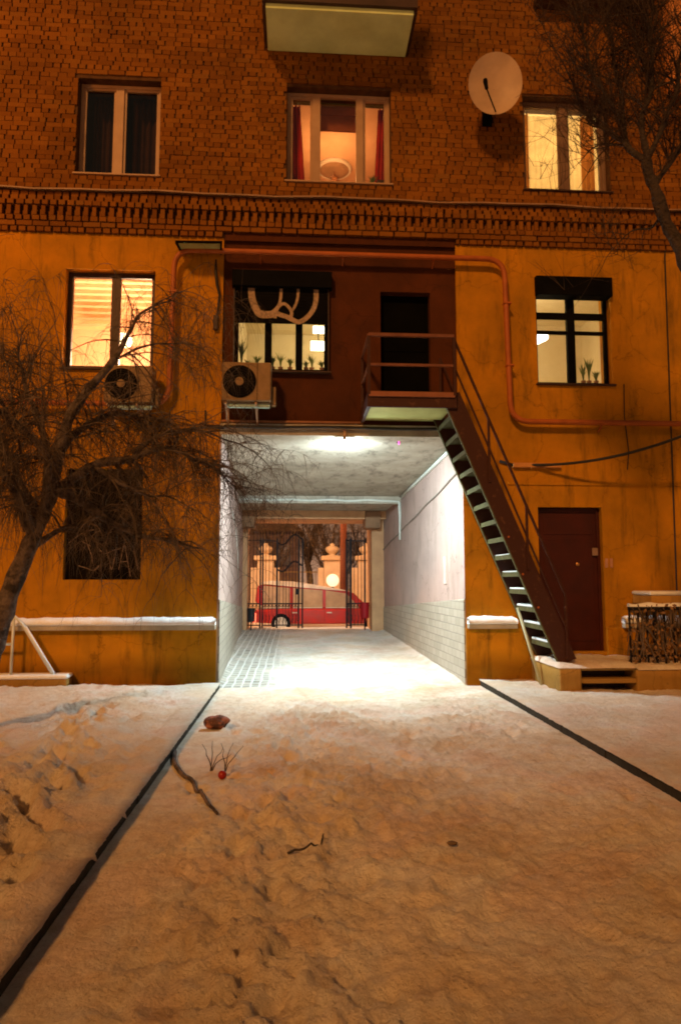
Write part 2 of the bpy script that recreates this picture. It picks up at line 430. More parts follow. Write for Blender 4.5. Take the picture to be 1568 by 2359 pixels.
# brick storeys: mortar backing with every brick modelled in front of it (English bond)
mb = MB()
wall_holes(mb, XL, XR, ZB, ZT, [(BAY[0], BAY[1], ZB, BAY[3]), A, B, C, T1], -.004, .42)
mb.build('mortar_wall', M_MORTAR, bld)
mb = MB()
HOL = [A, B, C, T1]
def brick_row(z, pitch, off, yf, h=.0735, joint=.018, x0=-7.4, x1=7.4, depth=.03, jit=.006):
    x = x0 + off
    while x < x1:
        pp = pitch*random.uniform(.93, 1.07); a, b = x, x+pp-joint*random.uniform(.45, 1.55)
        x += pp
        z0, z1 = z+random.uniform(-.003, .003), z+h+random.uniform(-.003, .003)
        for hx0, hx1, hz0, hz1 in HOL:
            if z1 > hz0-.01 and z0 < hz1+.01 and b > hx0 and a < hx1:
                if a < hx0 and hx0-a > .03: b = hx0-.004
                elif b > hx1 and b-hx1 > .03: a = hx1+.004
                else: a = b
        if z < BAY[3] and b > BAY[0]-.02 and a < BAY[1]+.02:
            if a < BAY[0]-.03: b = min(b, BAY[0]-.005)
            elif b > BAY[1]+.03: a = max(a, BAY[1]+.005)
            else: a = b
        if b-a < .03: continue
        y = yf-random.random()*jit
        t = random.uniform(-.003, .003)
        n = len(mb.v)
        mb.box(a, b, y, y+depth, z0, z1, skip='k')
        # slight tilt of each brick face
        for k in (0, 4):
            v = mb.v[n+k]; mb.v[n+k] = (v[0], v[1]+t, v[2])
z = 7.62; k = 0
while z < 11.9:
    if k % 2: brick_row(z, .257, random.uniform(-.06, .12), -.020, joint=.017, jit=.010)
    else: brick_row(z, .1285, random.uniform(-.05, .05), -.022, joint=.021, jit=.010)
    z += .0765; k += 1
# moulded string course below the upper storey
for i, z in enumerate((7.305, 7.382, 7.459)):
    brick_row(z, .1285, .064*(i % 2), -.105+.018*i, joint=.028, depth=.11)
x = -7.4
while x < 7.4:                                   # dentils: upright bricks with dark gaps
    w = random.uniform(.055, .068)
    mb.box(x, x+w, -.080-random.random()*.008, 0, 7.146, 7.297, skip='k')
    mb.box(x+w*.1-.035, x+w*.1-.004, -.045, 0, 7.146, 7.21+random.random()*.04, skip='k')
    x += .1285+random.uniform(-.004, .004)
brick_row(7.066, .1285, .03, -.080, joint=.026, depth=.085)
brick_row(6.985, .257, .0, -.062, joint=.022, depth=.07)
brick_row(6.905, .1285, .05, -.045, joint=.028, depth=.06)
mb.build('brickwork', M_BRICK, bld)
mb = MB()                                        # thin sheet-metal drip above the string course
px = [-7.4+.37*i for i in range(41)]
for a, b in zip(px, px[1:]):
    za, zb = 7.565+.012*math.sin(a*2.1)+.008*math.sin(a*5), 7.565+.012*math.sin(b*2.1)+.008*math.sin(b*5)
    mb.quad((a, -.135, za), (b, -.135, zb), (b, -.02, zb+.045), (a, -.02, za+.045))
    mb.quad((a, -.135, za-.022), (b, -.135, zb-.022), (b, -.135, zb), (a, -.135, za))
    mb.quad((a, -.02, za-.0), (b, -.02, zb-.0), (b, -.135, zb-.022), (a, -.135, za-.022))
mb.build('drip_ledge', mat('weathered_ledge_metal', (.34, .2, .11), (.22, .13, .07), rough=.5, scale=3), bld)
mb = MB()                                        # plain top fascia over the red wall, under the dentils
mb.box(BAY[0]+.01, BAY[1]-.01, -.012, .043, 6.86, 6.975)
mb.build('red_fascia', M_RED, bld)

# body behind the facade: side masses, roof slab, rear wall, passage
mb = MB()
mb.box(XL, QX0-.5, 8.42, 8.9, -.3, ZT); mb.box(QX1+.5, XR, 8.42, 8.9, -.3, ZT)
mb.box(QX0-.5, QX1+.5, 8.42, 8.9, 3.9, ZT)
mb.box(XL, XR, -.03, 8.9, ZT+.002, ZT+.4)
mb.box(XL-.3, XL-.002, 0, 8.9, -.3, ZT); mb.box(XR+.002, XR+.3, 0, 8.9, -.3, ZT)
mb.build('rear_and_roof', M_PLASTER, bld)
def plerp(t): return PX0+(QX0-PX0)*t, PX1+(QX1-PX1)*t, QZ0*t, PZ+(QZ1-PZ)*t
def tz(t): return 1.29+(.83-1.29)*t              # top of the tiles
mu, ml, mc = MB(), MB(), MB()
for s, i in ((0, 0), (1, 1)):
    xa, xb = (PX0, QX0) if s == 0 else (PX1, QX1)
    o = .02 if s == 0 else -.02                  # tiles stand a little proud
    def q(m, dx, za0, za1, zb0, zb1):
        dx += .022 if s == 0 else -.004
        p = [(xa+dx, 0, za0), (xb+dx, YF, zb0), (xb+dx, YF, zb1), (xa+dx, 0, za1)]
        if s == 1: p.reverse()
        m.quad(*p)
    q(mu, 0, -.3, PZ+.05, -.3, QZ1+.05)
    q(ml, o, -.3, tz(0), -.1, tz(1))
    e_ = .022 if s == 0 else -.004
    a = [(xa+o+e_, 0, tz(0)), (xb+o+e_, YF, tz(1)), (xb+e_, YF, tz(1)+.01), (xa+e_, 0, tz(0)+.01)]
    fc = [(xa, -.001, -.1), (xa+e_, -.001, -.1), (xa+e_, -.001, PZ-.01), (xa, -.001, PZ-.01)]; mu.quad(*(fc if s == 0 else fc[::-1]))
    fc = [(xa+e_, -.0015, -.1), (xa+e_+o, -.0015, -.1), (xa+e_+o, -.0015, tz(0)), (xa+e_, -.0015, tz(0))]; ml.quad(*(fc if s == 0 else fc[::-1]))
    ml.quad(*(a if s == 0 else a[::-1]))
mc.quad((PX0-.05, .0, PZ), (PX1+.05, .0, PZ), (QX1+.05, YF, QZ1), (QX0-.05, YF, QZ1))
o = mu.build('passage_wall', M_PASSW, bld); ml.build('tile_dado', M_TILE, bld); mc.build('passage_ceiling', M_PASSC, bld)
mb = MB()                                        # lintel underside and beams
mb.box(PX0-.01, PX1+.01, .0, .42, PZ-.004, PZ+.17)
mb.build('passage_lintel', M_CONC, bld)
mb = MB()
mb.box(PX0-.3, PX1-.05, 5.2, 5.45, plerp(.63)[3]-.16, plerp(.63)[3]+.3)
mb.build('passage_beam', M_PASSC, bld)
mb = MB()
mb.box(QX0-.05, QX1+.05, 7.3, 8.9, W(700, 1202, 8.3).z, 4.0)
mb.box(QX0-.06, QX0+.16, 8.0, 8.9, -.1, 3.4); mb.box(QX1-.30, QX1+.06, 7.7, 8.9, -.1, 3.4)
mb.build('rear_arch', mat('street_side_render', (.62, .36, .18), (.5, .28, .14), bump=.2), bld)
for u0, u1, d in ((556, 588, .6), (838, 872, .7)):       # shutter-box like blocks under the far beam
    mb = MB(); a, b = W(u0, 1200, 7.6), W(u1, 1200, 7.6)
    mb.box(a.x, b.x, 7.2, 7.9, W(700, 1218, 7.6).z, W(700, 1180, 7.6).z)
    mb.build('corbel_block', mat('brown_render', (.30, .17, .09)), bld, bevel=.01)

# ground floor ledge with its snow
for x0, x1 in ((-6.5, -1.19), (2.56, 3.30), (4.96, 5.35), (5.35, 8)):
    mb = MB(); mb.box(x0, x1, -.13, -.001, .86, .93); o = mb.build('plinth_ledge', M_CONC, bld, bevel=.008); sub(o)
    mb = MB(); n = int((x1-x0)/.06)+2
    pr = [(-.001, 0), (-.14, 0), (-.152, .03), (-.135, .085), (-.08, .12), (-.001, .13)]
    for i in range(n+1):
        x = x0+(x1-x0)*i/n
        h = (.85+.16*noise.noise(Vector((x*3, 0, 1.)))+.10*noise.noise(Vector((x*14, 0, 1.)))) * (1 if 0 < i < n else .75)
        for y, zz in pr: mb.v.append((x, y*(1+.12*noise.noise(Vector((x*7, 3, zz*9)))), .931+zz*h))
    for i in range(n):
        for j in range(5):
            a = i*6+j; mb.f.append((a, a+6, a+7, a+1)); mb.m.append(0)
    for e in (0, n*6):
        mb.f.append(tuple(e+j for j in range(6)) if e else tuple(e+j for j in reversed(range(6)))); mb.m.append(0)
    mb.build('snow_cap', M_SNOWC, o, smooth=True)
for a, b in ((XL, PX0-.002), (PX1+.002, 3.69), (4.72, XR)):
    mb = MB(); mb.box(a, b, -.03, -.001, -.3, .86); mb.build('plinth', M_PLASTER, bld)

# plaster band lines (raised edge above the passage level)
for q_ in ((PX1+.7, 8, 3.05, 3.10), (-6.5, BAY[0]-.02, 3.93, 3.99)):
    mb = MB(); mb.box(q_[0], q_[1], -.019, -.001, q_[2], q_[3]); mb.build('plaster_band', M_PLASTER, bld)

# ------------------------------------------------------------------ windows
def add_window(r, cols, fw=.055, depth=.13, fm=M_FRAMEW, rows=None, sill=True, room=None, roomd=3.0, rmat=M_ROOMO, label=None, sash=0.035, rpad=(1.0, 1.0, .9, .55), glass=True):
    x0, x1, z0, z1 = r
    mb = MB(); y0, y1 = depth, depth+.07
    mb.box(x0+.002, x0+fw, y0, y1, z0+.002, z1-.002); mb.box(x1-fw, x1-.002, y0, y1, z0+.002, z1-.002)
    mb.box(x0+fw, x1-fw, y0, y1, z0+.002, z0+fw); mb.box(x0+fw, x1-fw, y0, y1, z1-fw, z1-.002)
    for a, b in cols: mb.box(a, b, y0-.008, y1-.004, z0+fw, z1-fw)
    w = mb.build('window', fm, bld, bevel=.006); sub(w)
    if label: w['label'] = label
    if rows:
        for a, b in rows: mb = MB(); mb.box(x0+fw, x1-fw, y0+.003, y1-.012, a, b); mb.build('glazing_bar', fm, w)
    xs = [x0+fw]+[v for c in cols for v in c]+[x1-fw]
    if sash:
        for i in range(0, len(xs), 2):
            a, b = xs[i], xs[i+1]
            if i in (0, len(xs)-2) or len(xs) < 6:
                mb = MB()
                mb.box(a, a+sash, y0+.02, y1-.01, z0+fw, z1-fw); mb.box(b-sash, b, y0+.02, y1-.01, z0+fw, z1-fw)
                mb.box(a+sash, b-sash, y0+.02, y1-.01, z0+fw, z0+fw+sash); mb.box(a+sash, b-sash, y0+.02, y1-.01, z1-fw-sash, z1-fw)
                mb.build('sash_frame', fm, w)
    if glass:
        for i in range(0, len(xs), 2):
            mb = MB(); mb.box(xs[i], xs[i+1], y0+.035, y0+.043, z0+fw, z1-fw); mb.build('pane', M_GLASS, w)
    if sill:
        mb = MB(); mb.box(x0-.03, x1+.03, -.055, y0-.002, z0-.03, z0-.004); mb.build('sill', fm if fm is M_FRAMEW else M_FRAMED, w, bevel=.005)
    mb = MB(); a, b, c, d = x0-rpad[0], x1+rpad[1], z0-rpad[2], z1+rpad[3]; ya, yb = .425, .425+roomd
    mb.quad((a, yb, c), (a, yb, d), (b, yb, d), (b, yb, c)) ; mb.quad((a, ya, c), (a, yb, c), (b, yb, c), (b, ya, c))
    mb.quad((a, ya, d), (b, ya, d), (b, yb, d), (a, yb, d)); mb.quad((a, ya, c), (a, ya, d), (a, yb, d), (a, yb, c))
    mb.quad((b, ya, c), (b, yb, c), (b, yb, d), (b, ya, d))
    mb.build('room_shell', rmat, bld)
    return w
def xat(u, v, y): return W(u, v, y).x
wA = add_window(A, [(-2.93, -2.80)], rmat=M_ROOMD, label='dark window with pale frame and one wide mullion')
wB = add_window(B, [(.20, .33), (.91, 1.03)], label='three-pane window glowing orange', rmat=M_ROOMO, roomd=3.4)
wC = add_window(C, [(4.30, 4.42)], fm=mat('brown_paint', (.20, .12, .07), (.14, .08, .05), rough=.5, bump=.05), label='lit yellow window behind bare branches', rmat=M_ROOMY)
wD = add_window(D_, [(-2.90, -2.76)], fw=.075, fm=M_FRAMED, label='brown framed window glowing peach with striped blinds', rmat=M_ROOMO, sash=0)
wE = add_window(E_, [(-.53, -.42), (-.05, .06)], fw=.07, fm=M_BLACK, label='black framed window under a half-closed roller shutter', rmat=M_ROOMY, rpad=(.05, 1.9, .6, .3), sash=0)
wF = add_window(F_, [(4.31, 4.44)], fw=.06, fm=M_BLACK, rows=[(5.78, 5.88), (5.53, 5.58)], label='black framed window with a cross of bars and a shutter box', rmat=M_ROOMY, sash=0)
add_window(T1, [(4.6, 4.7), (5.2, 5.3)], fm=M_FRAMED, rmat=M_ROOMD, sill=True, roomd=1.0, rpad=(.3, .3, .2, .05))

# lintel fascias (greenish render strip) above the brick-storey windows
# shutter boxes
mb = MB(); mb.box(E_[0]-.02, E_[1]+.04, -.10, .128, 6.10, 6.36); o = mb.build('shutter_box', M_BLACK, bld, bevel=.01)
mb = MB(); mb.box(F_[0]-.01, F_[1]+.01, -.09, .128, 6.09, 6.40); o = mb.build('shutter_box', M_BLACK, bld, bevel=.01)
mb = MB()
for i in range(11): mb.box(E_[0]+.02, E_[1]-.02, -.012-.008*(i % 2)*0, .02, 5.552+i*.0505, 5.552+i*.0505+.046)
mb.box(E_[0]+.02, E_[1]-.02, .0, .03, 5.55, 6.11)
sh = mb.build('roller_shutter', M_BLACK, bld); sub(sh)
for xx in (E_[0]+.0, E_[1]-.018):
    mb = MB(); mb.box(xx, xx+.018, -.02, .04, E_[2], 6.10); mb.build('guide_rail', M_FRAMED, sh)
def ribbon(pts, w, y, conv, mbx):        # a flat painted stroke with a little thickness
    P = [conv(p) for p in pts]
    Q = []
    for i in range(len(P)-1):            # Catmull-Rom smoothing
        p0, p1, p2, p3 = P[max(i-1, 0)], P[i], P[i+1], P[min(i+2, len(P)-1)]
        for t in (0, .25, .5, .75):
            Q.append(.5*((2*p1)+(p2-p0)*t+(2*p0-5*p1+4*p2-p3)*t*t+(3*p1-p0-3*p2+p3)*t**3))
    Q.append(P[-1])
    L = []
    for i, q in enumerate(Q):
        d = (Q[min(i+1, len(Q)-1)]-Q[max(i-1, 0)]); n = Vector((-d.z, 0, d.x)).normalized()
        L.append((q+n*w/2, q-n*w/2))
    for (a, b), (c, d) in zip(L, L[1:]):
        mbx.quad((a.x, y, a.z), (b.x, y, b.z), (d.x, y, d.z), (c.x, y, c.z))
cE = lambda p: W((860+p[0]*.3189)/1.7366, (1050+p[1]*.3189)/1.7366, -.02)
mb = MB()
yy = -.0135
for k, (st, w) in enumerate((([(445, 310), (450, 430), (490, 560), (560, 660), (700, 665), (780, 640), (820, 655), (900, 680), (960, 710), (1050, 745), (1150, 690), (1230, 590), (1265, 470), (1268, 330)], .075),
              ([(830, 320), (822, 450), (800, 530), (750, 590), (690, 625), (570, 610), (515, 520), (485, 420), (480, 320)], .045),
              ([(750, 700), (765, 620), (800, 550), (860, 515), (915, 550), (960, 620), (950, 690)], .05),
              ([(1045, 320), (1035, 450), (1005, 540), (970, 600)], .04))):
    mb = MB(); ribbon(st, w, yy-.001*k, cE, mb)
    mb.build('graffiti', MATS.get('grey_beige_spray_paint') or mat('grey_beige_spray_paint', (.42, .30, .20), (.22, .16, .1), scale=30, bump=0), sh)

# boarded ground floor window with scrawled graffiti
mb = MB(); mb.box(G_[0]+.002, G_[1]-.002, .10, .16, G_[2]+.002, G_[3]-.002)
bw = mb.build('boarded_window', mat('blackened_board', (.009, .007, .006), (.004, .004, .003), rough=.8, spec=.04), bld); sub(bw)
cG = lambda p: W(p[0]*.6059/1.7366, (1700+p[1]*.6059)/1.7366, .10)
mb = MB()
for st in ([(560, 720), (580, 790), (605, 860), (615, 915)], [(545, 770), (600, 800)], [(600, 640), (580, 690), (555, 730)], [(700, 820), (722, 890), (740, 955), (768, 825)],
           [(785, 955), (803, 870), (822, 790), (842, 890), (862, 1000)], [(795, 905), (848, 900)], [(885, 830), (900, 900), (912, 955)], [(520, 930), (570, 945), (620, 960), (655, 930)], [(640, 800), (690, 850), (745, 830), (800, 815)], [(455, 780), (520, 730), (580, 700), (640, 690)]):
    mb = MB(); ribbon(st, .012, .098, cG, mb)
    mb.build('graffiti', MATS.get('chalky_scrawl') or mat('chalky_scrawl', (.28, .2, .15), (.12, .09, .07), scale=30, bump=0), bw)

# doors
mb = MB(); mb.box(H_[0]+.002, H_[1]-.002, .12, .17, H_[2]+.002, H_[3]-.002)
dr = mb.build('entrance_door', M_DOOR, bld); sub(dr)
mb = MB(); x0, x1, z0, z1 = H_
mb.box(x0+.002, x0+.05, .09, .119, z0+.01, z1-.01); mb.box(x1-.05, x1-.002, .09, .119, z0+.01, z1-.01); mb.box(x0+.05, x1-.05, .09, .119, z1-.07, z1-.01)
mb.build('door_frame', M_DOOR, dr, bevel=.005)
mb = MB(); mb.box(x0+.12, x1-.12, .108, .119, z1-.42, z1-.16); mb.box(x0+.12, x1-.12, .108, .119, z0+.15, z1-.52)
mb.build('door_panel', M_DOOR, dr, bevel=.006)
p = W(1329, 1300, .1); mb = MB(); mb.lathe((p.x, .075, p.z), [(.014, 0), (.03, .01), (.03, .028), (.012, .034)], 12, 'y'); mb.build('door_handle', mat('brass', (.6, .32, .12), metal=.8, rough=.35, bump=0), dr)
p = W(1372, 1271, .05); mb = MB(); mb.box(p.x-.05, p.x+.04, .07, .089, p.z-.06, p.z+.06); mb.build('keypad', mat('grey_plastic', (.3, .2, .15)), dr, bevel=.006)
mb = MB(); mb.box(L_[0]+.002, L_[1]-.002, .20, .25, L_[2]+.002, L_[3]-.002)
o = mb.build('landing_door', mat('black_door', (.004, .004, .003), rough=.9, spec=.02), bld); sub(o)
mb = MB(); mb.box(L_[0]+.06, L_[1]-.06, .19, .199, 4.3, 5.1); mb.box(L_[0]+.06, L_[1]-.06, .19, .199, 5.2, 6.0)
mb.build('door_panel', MATS['black_door'], o, bevel=.006)

# upper balcony
mb = MB(); mb.box(-.52, 1.70, -.87, -.035, 10.055, 10.20)
bal = mb.build('balcony_slab', mat('bounce_green_concrete', (.68, .82, .40), (.50, .62, .26), scale=1.6, bump=.3, bscale=18), bld, bevel=.01); sub(bal)  # green tint stands in for lamplight bounced up from the snow
mb = MB(); mb.box(-.57, 1.75, -.93, -.87, 10.13, 10.26); mb.box(-.575, -.522, -.869, -.035, 10.10, 10.26); mb.box(1.702, 1.755, -.869, -.035, 10.10, 10.26)
mb.build('slab_edge', M_FRAMED, bal)
mb = MB()
for i in range(19):
    x = -.54+i*.125; mb.box(x, x+.018, -.91, -.892, 10.261, 11.2)
mb.box(-.56, 1.74, -.915, -.88, 11.2, 11.24); mb.box(-.5, 1.69, -.888, -.882, 10.3, 11.15)
mb.build('balcony_railing', M_FRAMED, bal)
# ledge under the window at the top right
mb = MB(); mb.box(3.85, 5.75, -.30, -.035, 11.03, 11.16); o = mb.build('upper_ledge', M_FRAMED, bld, bevel=.01)
# corner pier at the right edge
mb = MB(); x = W(1543, 60, -.25).x
mb.box(x, 9, -.25, -.04, 9.6, ZT)
mb.build('corner_pier', mat('orange_render', (.62, .24, .06), (.5, .2, .05)), bld)

# sheet hood above the left edge of the red wall
hood = thing('metal_hood', 'small dark-edged sheet metal hood under the brickwork left of the red wall', 'hood', (-1.5, 0, 6.7))
a, b = W(420, 582, -.02), W(513, 586, -.02)
a2, b2 = W(406, 557, -.42), W(510, 558, -.42)
mb = MB(); mb.quad((a.x, -.012, a.z), (a2.x, -.42, a2.z), (b2.x, -.42, b2.z), (b.x-.03, -.012, b.z+.02))
mb.quad((a.x, -.012, a.z+.02), (b.x-.03, -.012, b.z+.04), (b2.x, -.42, b2.z+.02), (a2.x, -.42, a2.z+.02))
mb.build('hood_plate', M_CONCG, hood)
mb = MB(); mb.bar((a.x, -.012, a.z), a2, .03, .045); mb.bar((b.x-.03, -.012, b.z+.02), b2, .03, .045); mb.bar(a2, b2, .03, .03)
mb.build('hood_frame', M_BLACK, hood)

# ------------------------------------------------------------------ things behind the windows
def pleated(name, x0, x1, y, z0, z1, m, label, cat='curtain', folds=6, amp=.03, taper=0., group=None, x1b=None, x0b=None):
    mb = MB(); n = folds*6
    x1b = x1 if x1b is None else x1b; x0b = x0 if x0b is None else x0b
    for j in range(5):
        t = j/4; zz = z1+(z0-z1)*t
        for i in range(n+1):
            s = i/n; xa = x0+(x0b-x0)*t; xb = x1+(x1b-x1)*t
            mb.v.append((xa+(xb-xa)*s, y+amp*math.sin(s*folds*2*PI+j*.2), zz))
    for j in range(4):
        for i in range(n):
            a = j*(n+1)+i; mb.f.append((a, a+n+1, a+n+2, a+1)); mb.m.append(0)
    o = mb.build(name, m, smooth=True)
    return tag(o, label, cat, group)
pleated('curtain', -3.38, -3.0, .5, 7.0, 9.5, M_DIMCURT, 'dim brown curtain in the left half of the dark upper window', folds=4)
pleated('curtain', -2.75, -2.15, .5, 7.0, 9.5, M_DIMCURT, 'wider dim brown curtain in the right half of the dark upper window', folds=6)
pleated('curtain', -.22, .0, .36, 7.86, 9.42, M_REDCURT, 'red curtain hanging at the left side of the orange-lit window', folds=4, x1b=.10)
pleated('curtain', 1.30, 1.50, .36, 7.86, 9.42, M_REDCURT, 'red curtain hanging at the right side of the orange-lit window', folds=4, x0b=1.22)
pleated('curtain', 3.66, 3.85, .36, 7.8, 9.45, M_OCHCURT, 'ochre curtain at the left side of the yellow-lit window', folds=3)
pleated('curtain', 4.75, 4.98, .36, 7.8, 9.45, M_OCHCURT, 'ochre curtain at the right side of the yellow-lit window', folds=3)
pleated('net_curtain', 3.7, 5.02, .40, 7.8, 9.45, M_LACE, 'cream net curtain across the yellow-lit window', folds=14, amp=.012)
mb = MB(); mb.box(.30, .95, .40, .43, 9.03, 9.30); mb.box(.28, .97, .38, .45, 9.30, 9.52)
tag(mb.build('pelmet', mat('brown_cloth', (.45, .13, .05)), bevel=.005), 'brown pelmet across the middle pane of the orange-lit window', 'pelmet')
# blinds
for x0, x1, lab in ((-3.49, -2.90, 'striped peach blind in the left half of the brown framed window'), (-2.76, -2.28, 'striped peach blind in the right half of the brown framed window')):
    mb = MB(); z = 6.30
    while z > 5.42:
        mb.box(x0, x1, .215, .2175, z-.062, z); z -= .098
    tag(mb.build('window_blind', M_BLIND), lab, 'blind')
def bulb(name, c, r, m, label, cat='lamp', sq=.8):
    mb = MB(); mb.lathe(c, [(r*.02, -r*sq)]+[(r*math.cos(t), r*sq*math.sin(t)) for t in [R(a) for a in range(-60, 61, 20)]]+[(r*.02, r*sq)], 14)
    return tag(mb.build(name, m, smooth=True), label, cat)
def plight(name, loc, e, c, r=.1):
    l = bpy.data.lights.new(name, 'POINT'); l.energy = e; l.color = c; l.shadow_soft_size = r
    o = bpy.data.objects.new(name, l); o.location = loc; col.objects.link(o); return o
p = W(285, 784, .9)
bulb('table_lamp', p, .15, emis('warm_bulb', (1, .80, .45), 8), 'glowing round lamp behind the brown framed peach window')
p = W(770, 392, 3.0)
ch = thing('ceiling_lamp', 'ceiling rose with a hanging lamp seen in the middle pane of the orange-lit window', 'ceiling lamp', (p.x, p.y, 10.03))
mb = MB(); mb.lathe((p.x, p.y, 10.0), [(.34, -.03), (.36, 0), (.36, .028)], 28); mb.build('ceiling_rose', M_WHITE, ch)
mb = MB(); mb.lathe((p.x, p.y, 9.95), [(.14, 0), (.20, -.012), (.27, .0), (.30, .018), (.14, .019)], 28); mb.build('rose_ring', mat('dull_plaster_relief', (.42, .26, .15)), ch)
mb = MB(); mb.tube([(p.x, p.y, 9.97), (p.x, p.y, 9.8)], .01, 6); mb.lathe((p.x, p.y, 9.72), [(.02, -.06), (.07, .08), (.02, .09)], 14); mb.build('lamp_shade', mat('brown_shade', (.30, .12, .04)), ch)
# office strip lamps in the shuttered window and the right window
for (u, v, w, h, lab) in ((735, 760, .22, .11, 'upper square ceiling lamp glowing in the shuttered window'), (733, 797, .27, .15, 'lower larger square ceiling lamp glowing in the shuttered window')):
    p = W(u, v, 1.6); mb = MB(); mb.box(p.x-w/2, p.x+w/2, 1.55, 1.65, p.z-h/2, p.z+h/2)
    la = thing('square_lamp', lab, 'lamp', (p.x, 1.6, p.z+h/2))
    mb.build('diffuser', emis('white_diffuser', (1, .93, .74), 7), la, bevel=.01)
    mb = MB(); mb.tube([(p.x, 1.6, p.z+h/2), (p.x, 1.6, p.z+h/2+.2)], .008, 6); mb.build('rod', M_BLACK, la)
p = W(1247, 783, 1.2); la = thing('square_lamp', 'lamp with a toothed lower edge glowing in the black-barred right window', 'lamp', (p.x, 1.2, p.z+.07))
mb = MB(); mb.prism([(p.x-.15, p.z-.11), (p.x+.10, p.z+.01), (p.x+.10, p.z+.08), (p.x-.15, p.z+.08)], 1.15, 1.25)
mb.build('diffuser', MATS['white_diffuser'], la)
# plants on the sills
def plant(x, z, h, lab, pot=True, n=26, y=.30, spread=.11, long=False):
    t = thing('potted_plant', lab, 'plant', (x, y, z), 'plants on window sills')
    mb = MB(); mb.lathe((x, y, z), [(.025, 0), (.04, .07), (.043, .075), (.03, .07)], 12); mb.build('pot', M_POT, t)
    mb = MB()
    for k in range(n):
        a = random.uniform(0, 2*PI); r = random.uniform(.2, 1)*spread; hh = h*random.uniform(.6, 1)
        p0 = Vector((x, y, z+.06)); p2 = p0+Vector((r*math.cos(a), r*math.sin(a)*.6, hh)); p1 = (p0+p2)/2+Vector((-r*.3*math.cos(a), 0, .02))
        w = .010 if not long else .006
        mb.quad(p0+Vector((-w/2, 0, 0)), p0+Vector((w/2, 0, 0)), p1+Vector((w, 0, 0)), p1-Vector((w, 0, 0)))
        mb.quad(p1-Vector((w, 0, 0)), p1+Vector((w, 0, 0)), p2+Vector((.001, 0, 0)), p2-Vector((.001, 0, 0)))
    mb.build('leaves', M_GREENP, t)
zE = E_[2]+.075
for u, h, lab, lg in ((556, .55, 'tall thin plant at the left edge of the shuttered window', True), (572, .12, 'short plant behind the left pane of the shuttered window', False), (592, .22, 'bushy plant in the left pane, just left of the mullion', False),
                   (628, .22, 'spiky plant at the left of the middle pane of the shuttered window', False), (646, .26, 'taller spiky plant in the middle of the middle pane', True), (668, .17, 'rounded plant at the right of the middle pane', False),
                   (705, .13, 'low plant at the left of the right pane of the shuttered window', False), (718, .24, 'thin upright plant in the middle of the right pane', True), (741, .15, 'low plant beside the right frame of the shuttered window', False)):
    plant(xat(u, 845, .3), zE, h, lab, long=lg)
for u, h, lab in ((1343, .32, 'leafy green plant on the sill of the black-barred right window'), (1356, .42, 'tall pointed plant on the sill of the black-barred right window'), (1372, .2, 'small plant by the right frame of the black-barred window')):
    plant(xat(u, 880, .3), F_[2]+.065, h, lab)
plant(xat(857, 410, .3), B[2]+.06, .22, 'spiky plant on the sill of the orange-lit window')
mb = MB(); a = xat(868, 410, .3); mb.box(a, a+.14, .26, .34, B[2]+.06, B[2]+.24)
tag(mb.build('box', mat('brown_box', (.10, .05, .03)), bevel=.004), 'brown box on the right of the orange-lit window sill', 'box')

# ------------------------------------------------------------------ gas pipe
def rounded(pts, r, n=6):
    P = [Vector(p) for p in pts]; out = [P[0]]
    for i in range(1, len(P)-1):
        a = (P[i-1]-P[i]).normalized(); b = (P[i+1]-P[i]).normalized()
        rr = min(r, (P[i-1]-P[i]).length*.49, (P[i+1]-P[i]).length*.49)
        s, e = P[i]+a*rr, P[i]+b*rr
        for k in range(n+1):
            t = k/n; out.append((1-t)**2*s+2*t*(1-t)*P[i]+t*t*e)
    out.append(P[-1]); return out
YP = -.14
gp = thing('gas_pipe', 'orange-red gas pipe looping over the red wall between the windows', 'pipe', (0, YP, 4))
mb = MB(); mb.tube(rounded([(-4.8, YP, 4.20), (-1.93, YP, 4.20), (-1.90, YP, 6.62), (3.22, YP, 6.62), (3.27, YP, 4.02), (7.6, YP, 4.02)], .30, 9), .042, 14)
mb.build('pipe', M_PIPE, gp, smooth=True)
for x, z in ((.68, 6.62), (2.1, 6.62), (-.6, 6.62), (4.7, 4.02), (-2.8, 4.2)):
    mb = MB(); mb.bar((x, -.0, z-.12), (x, YP, z-.045), .02, .02); mb.bar((x, -.0, z-.005), (x, YP-.05, z-.047), .02, .008); mb.build('bracket', M_PIPE, gp)
for x, z in ((-1.905, 5.95), (3.25, 5.9), (3.27, 4.9)):
    mb = MB(); mb.box(x-.06, x+.06, YP-.05, YP+.05, z-.012, z+.012); mb.bar((x, 0, z), (x, YP, z), .02, .02); mb.build('bracket', M_PIPE, gp)

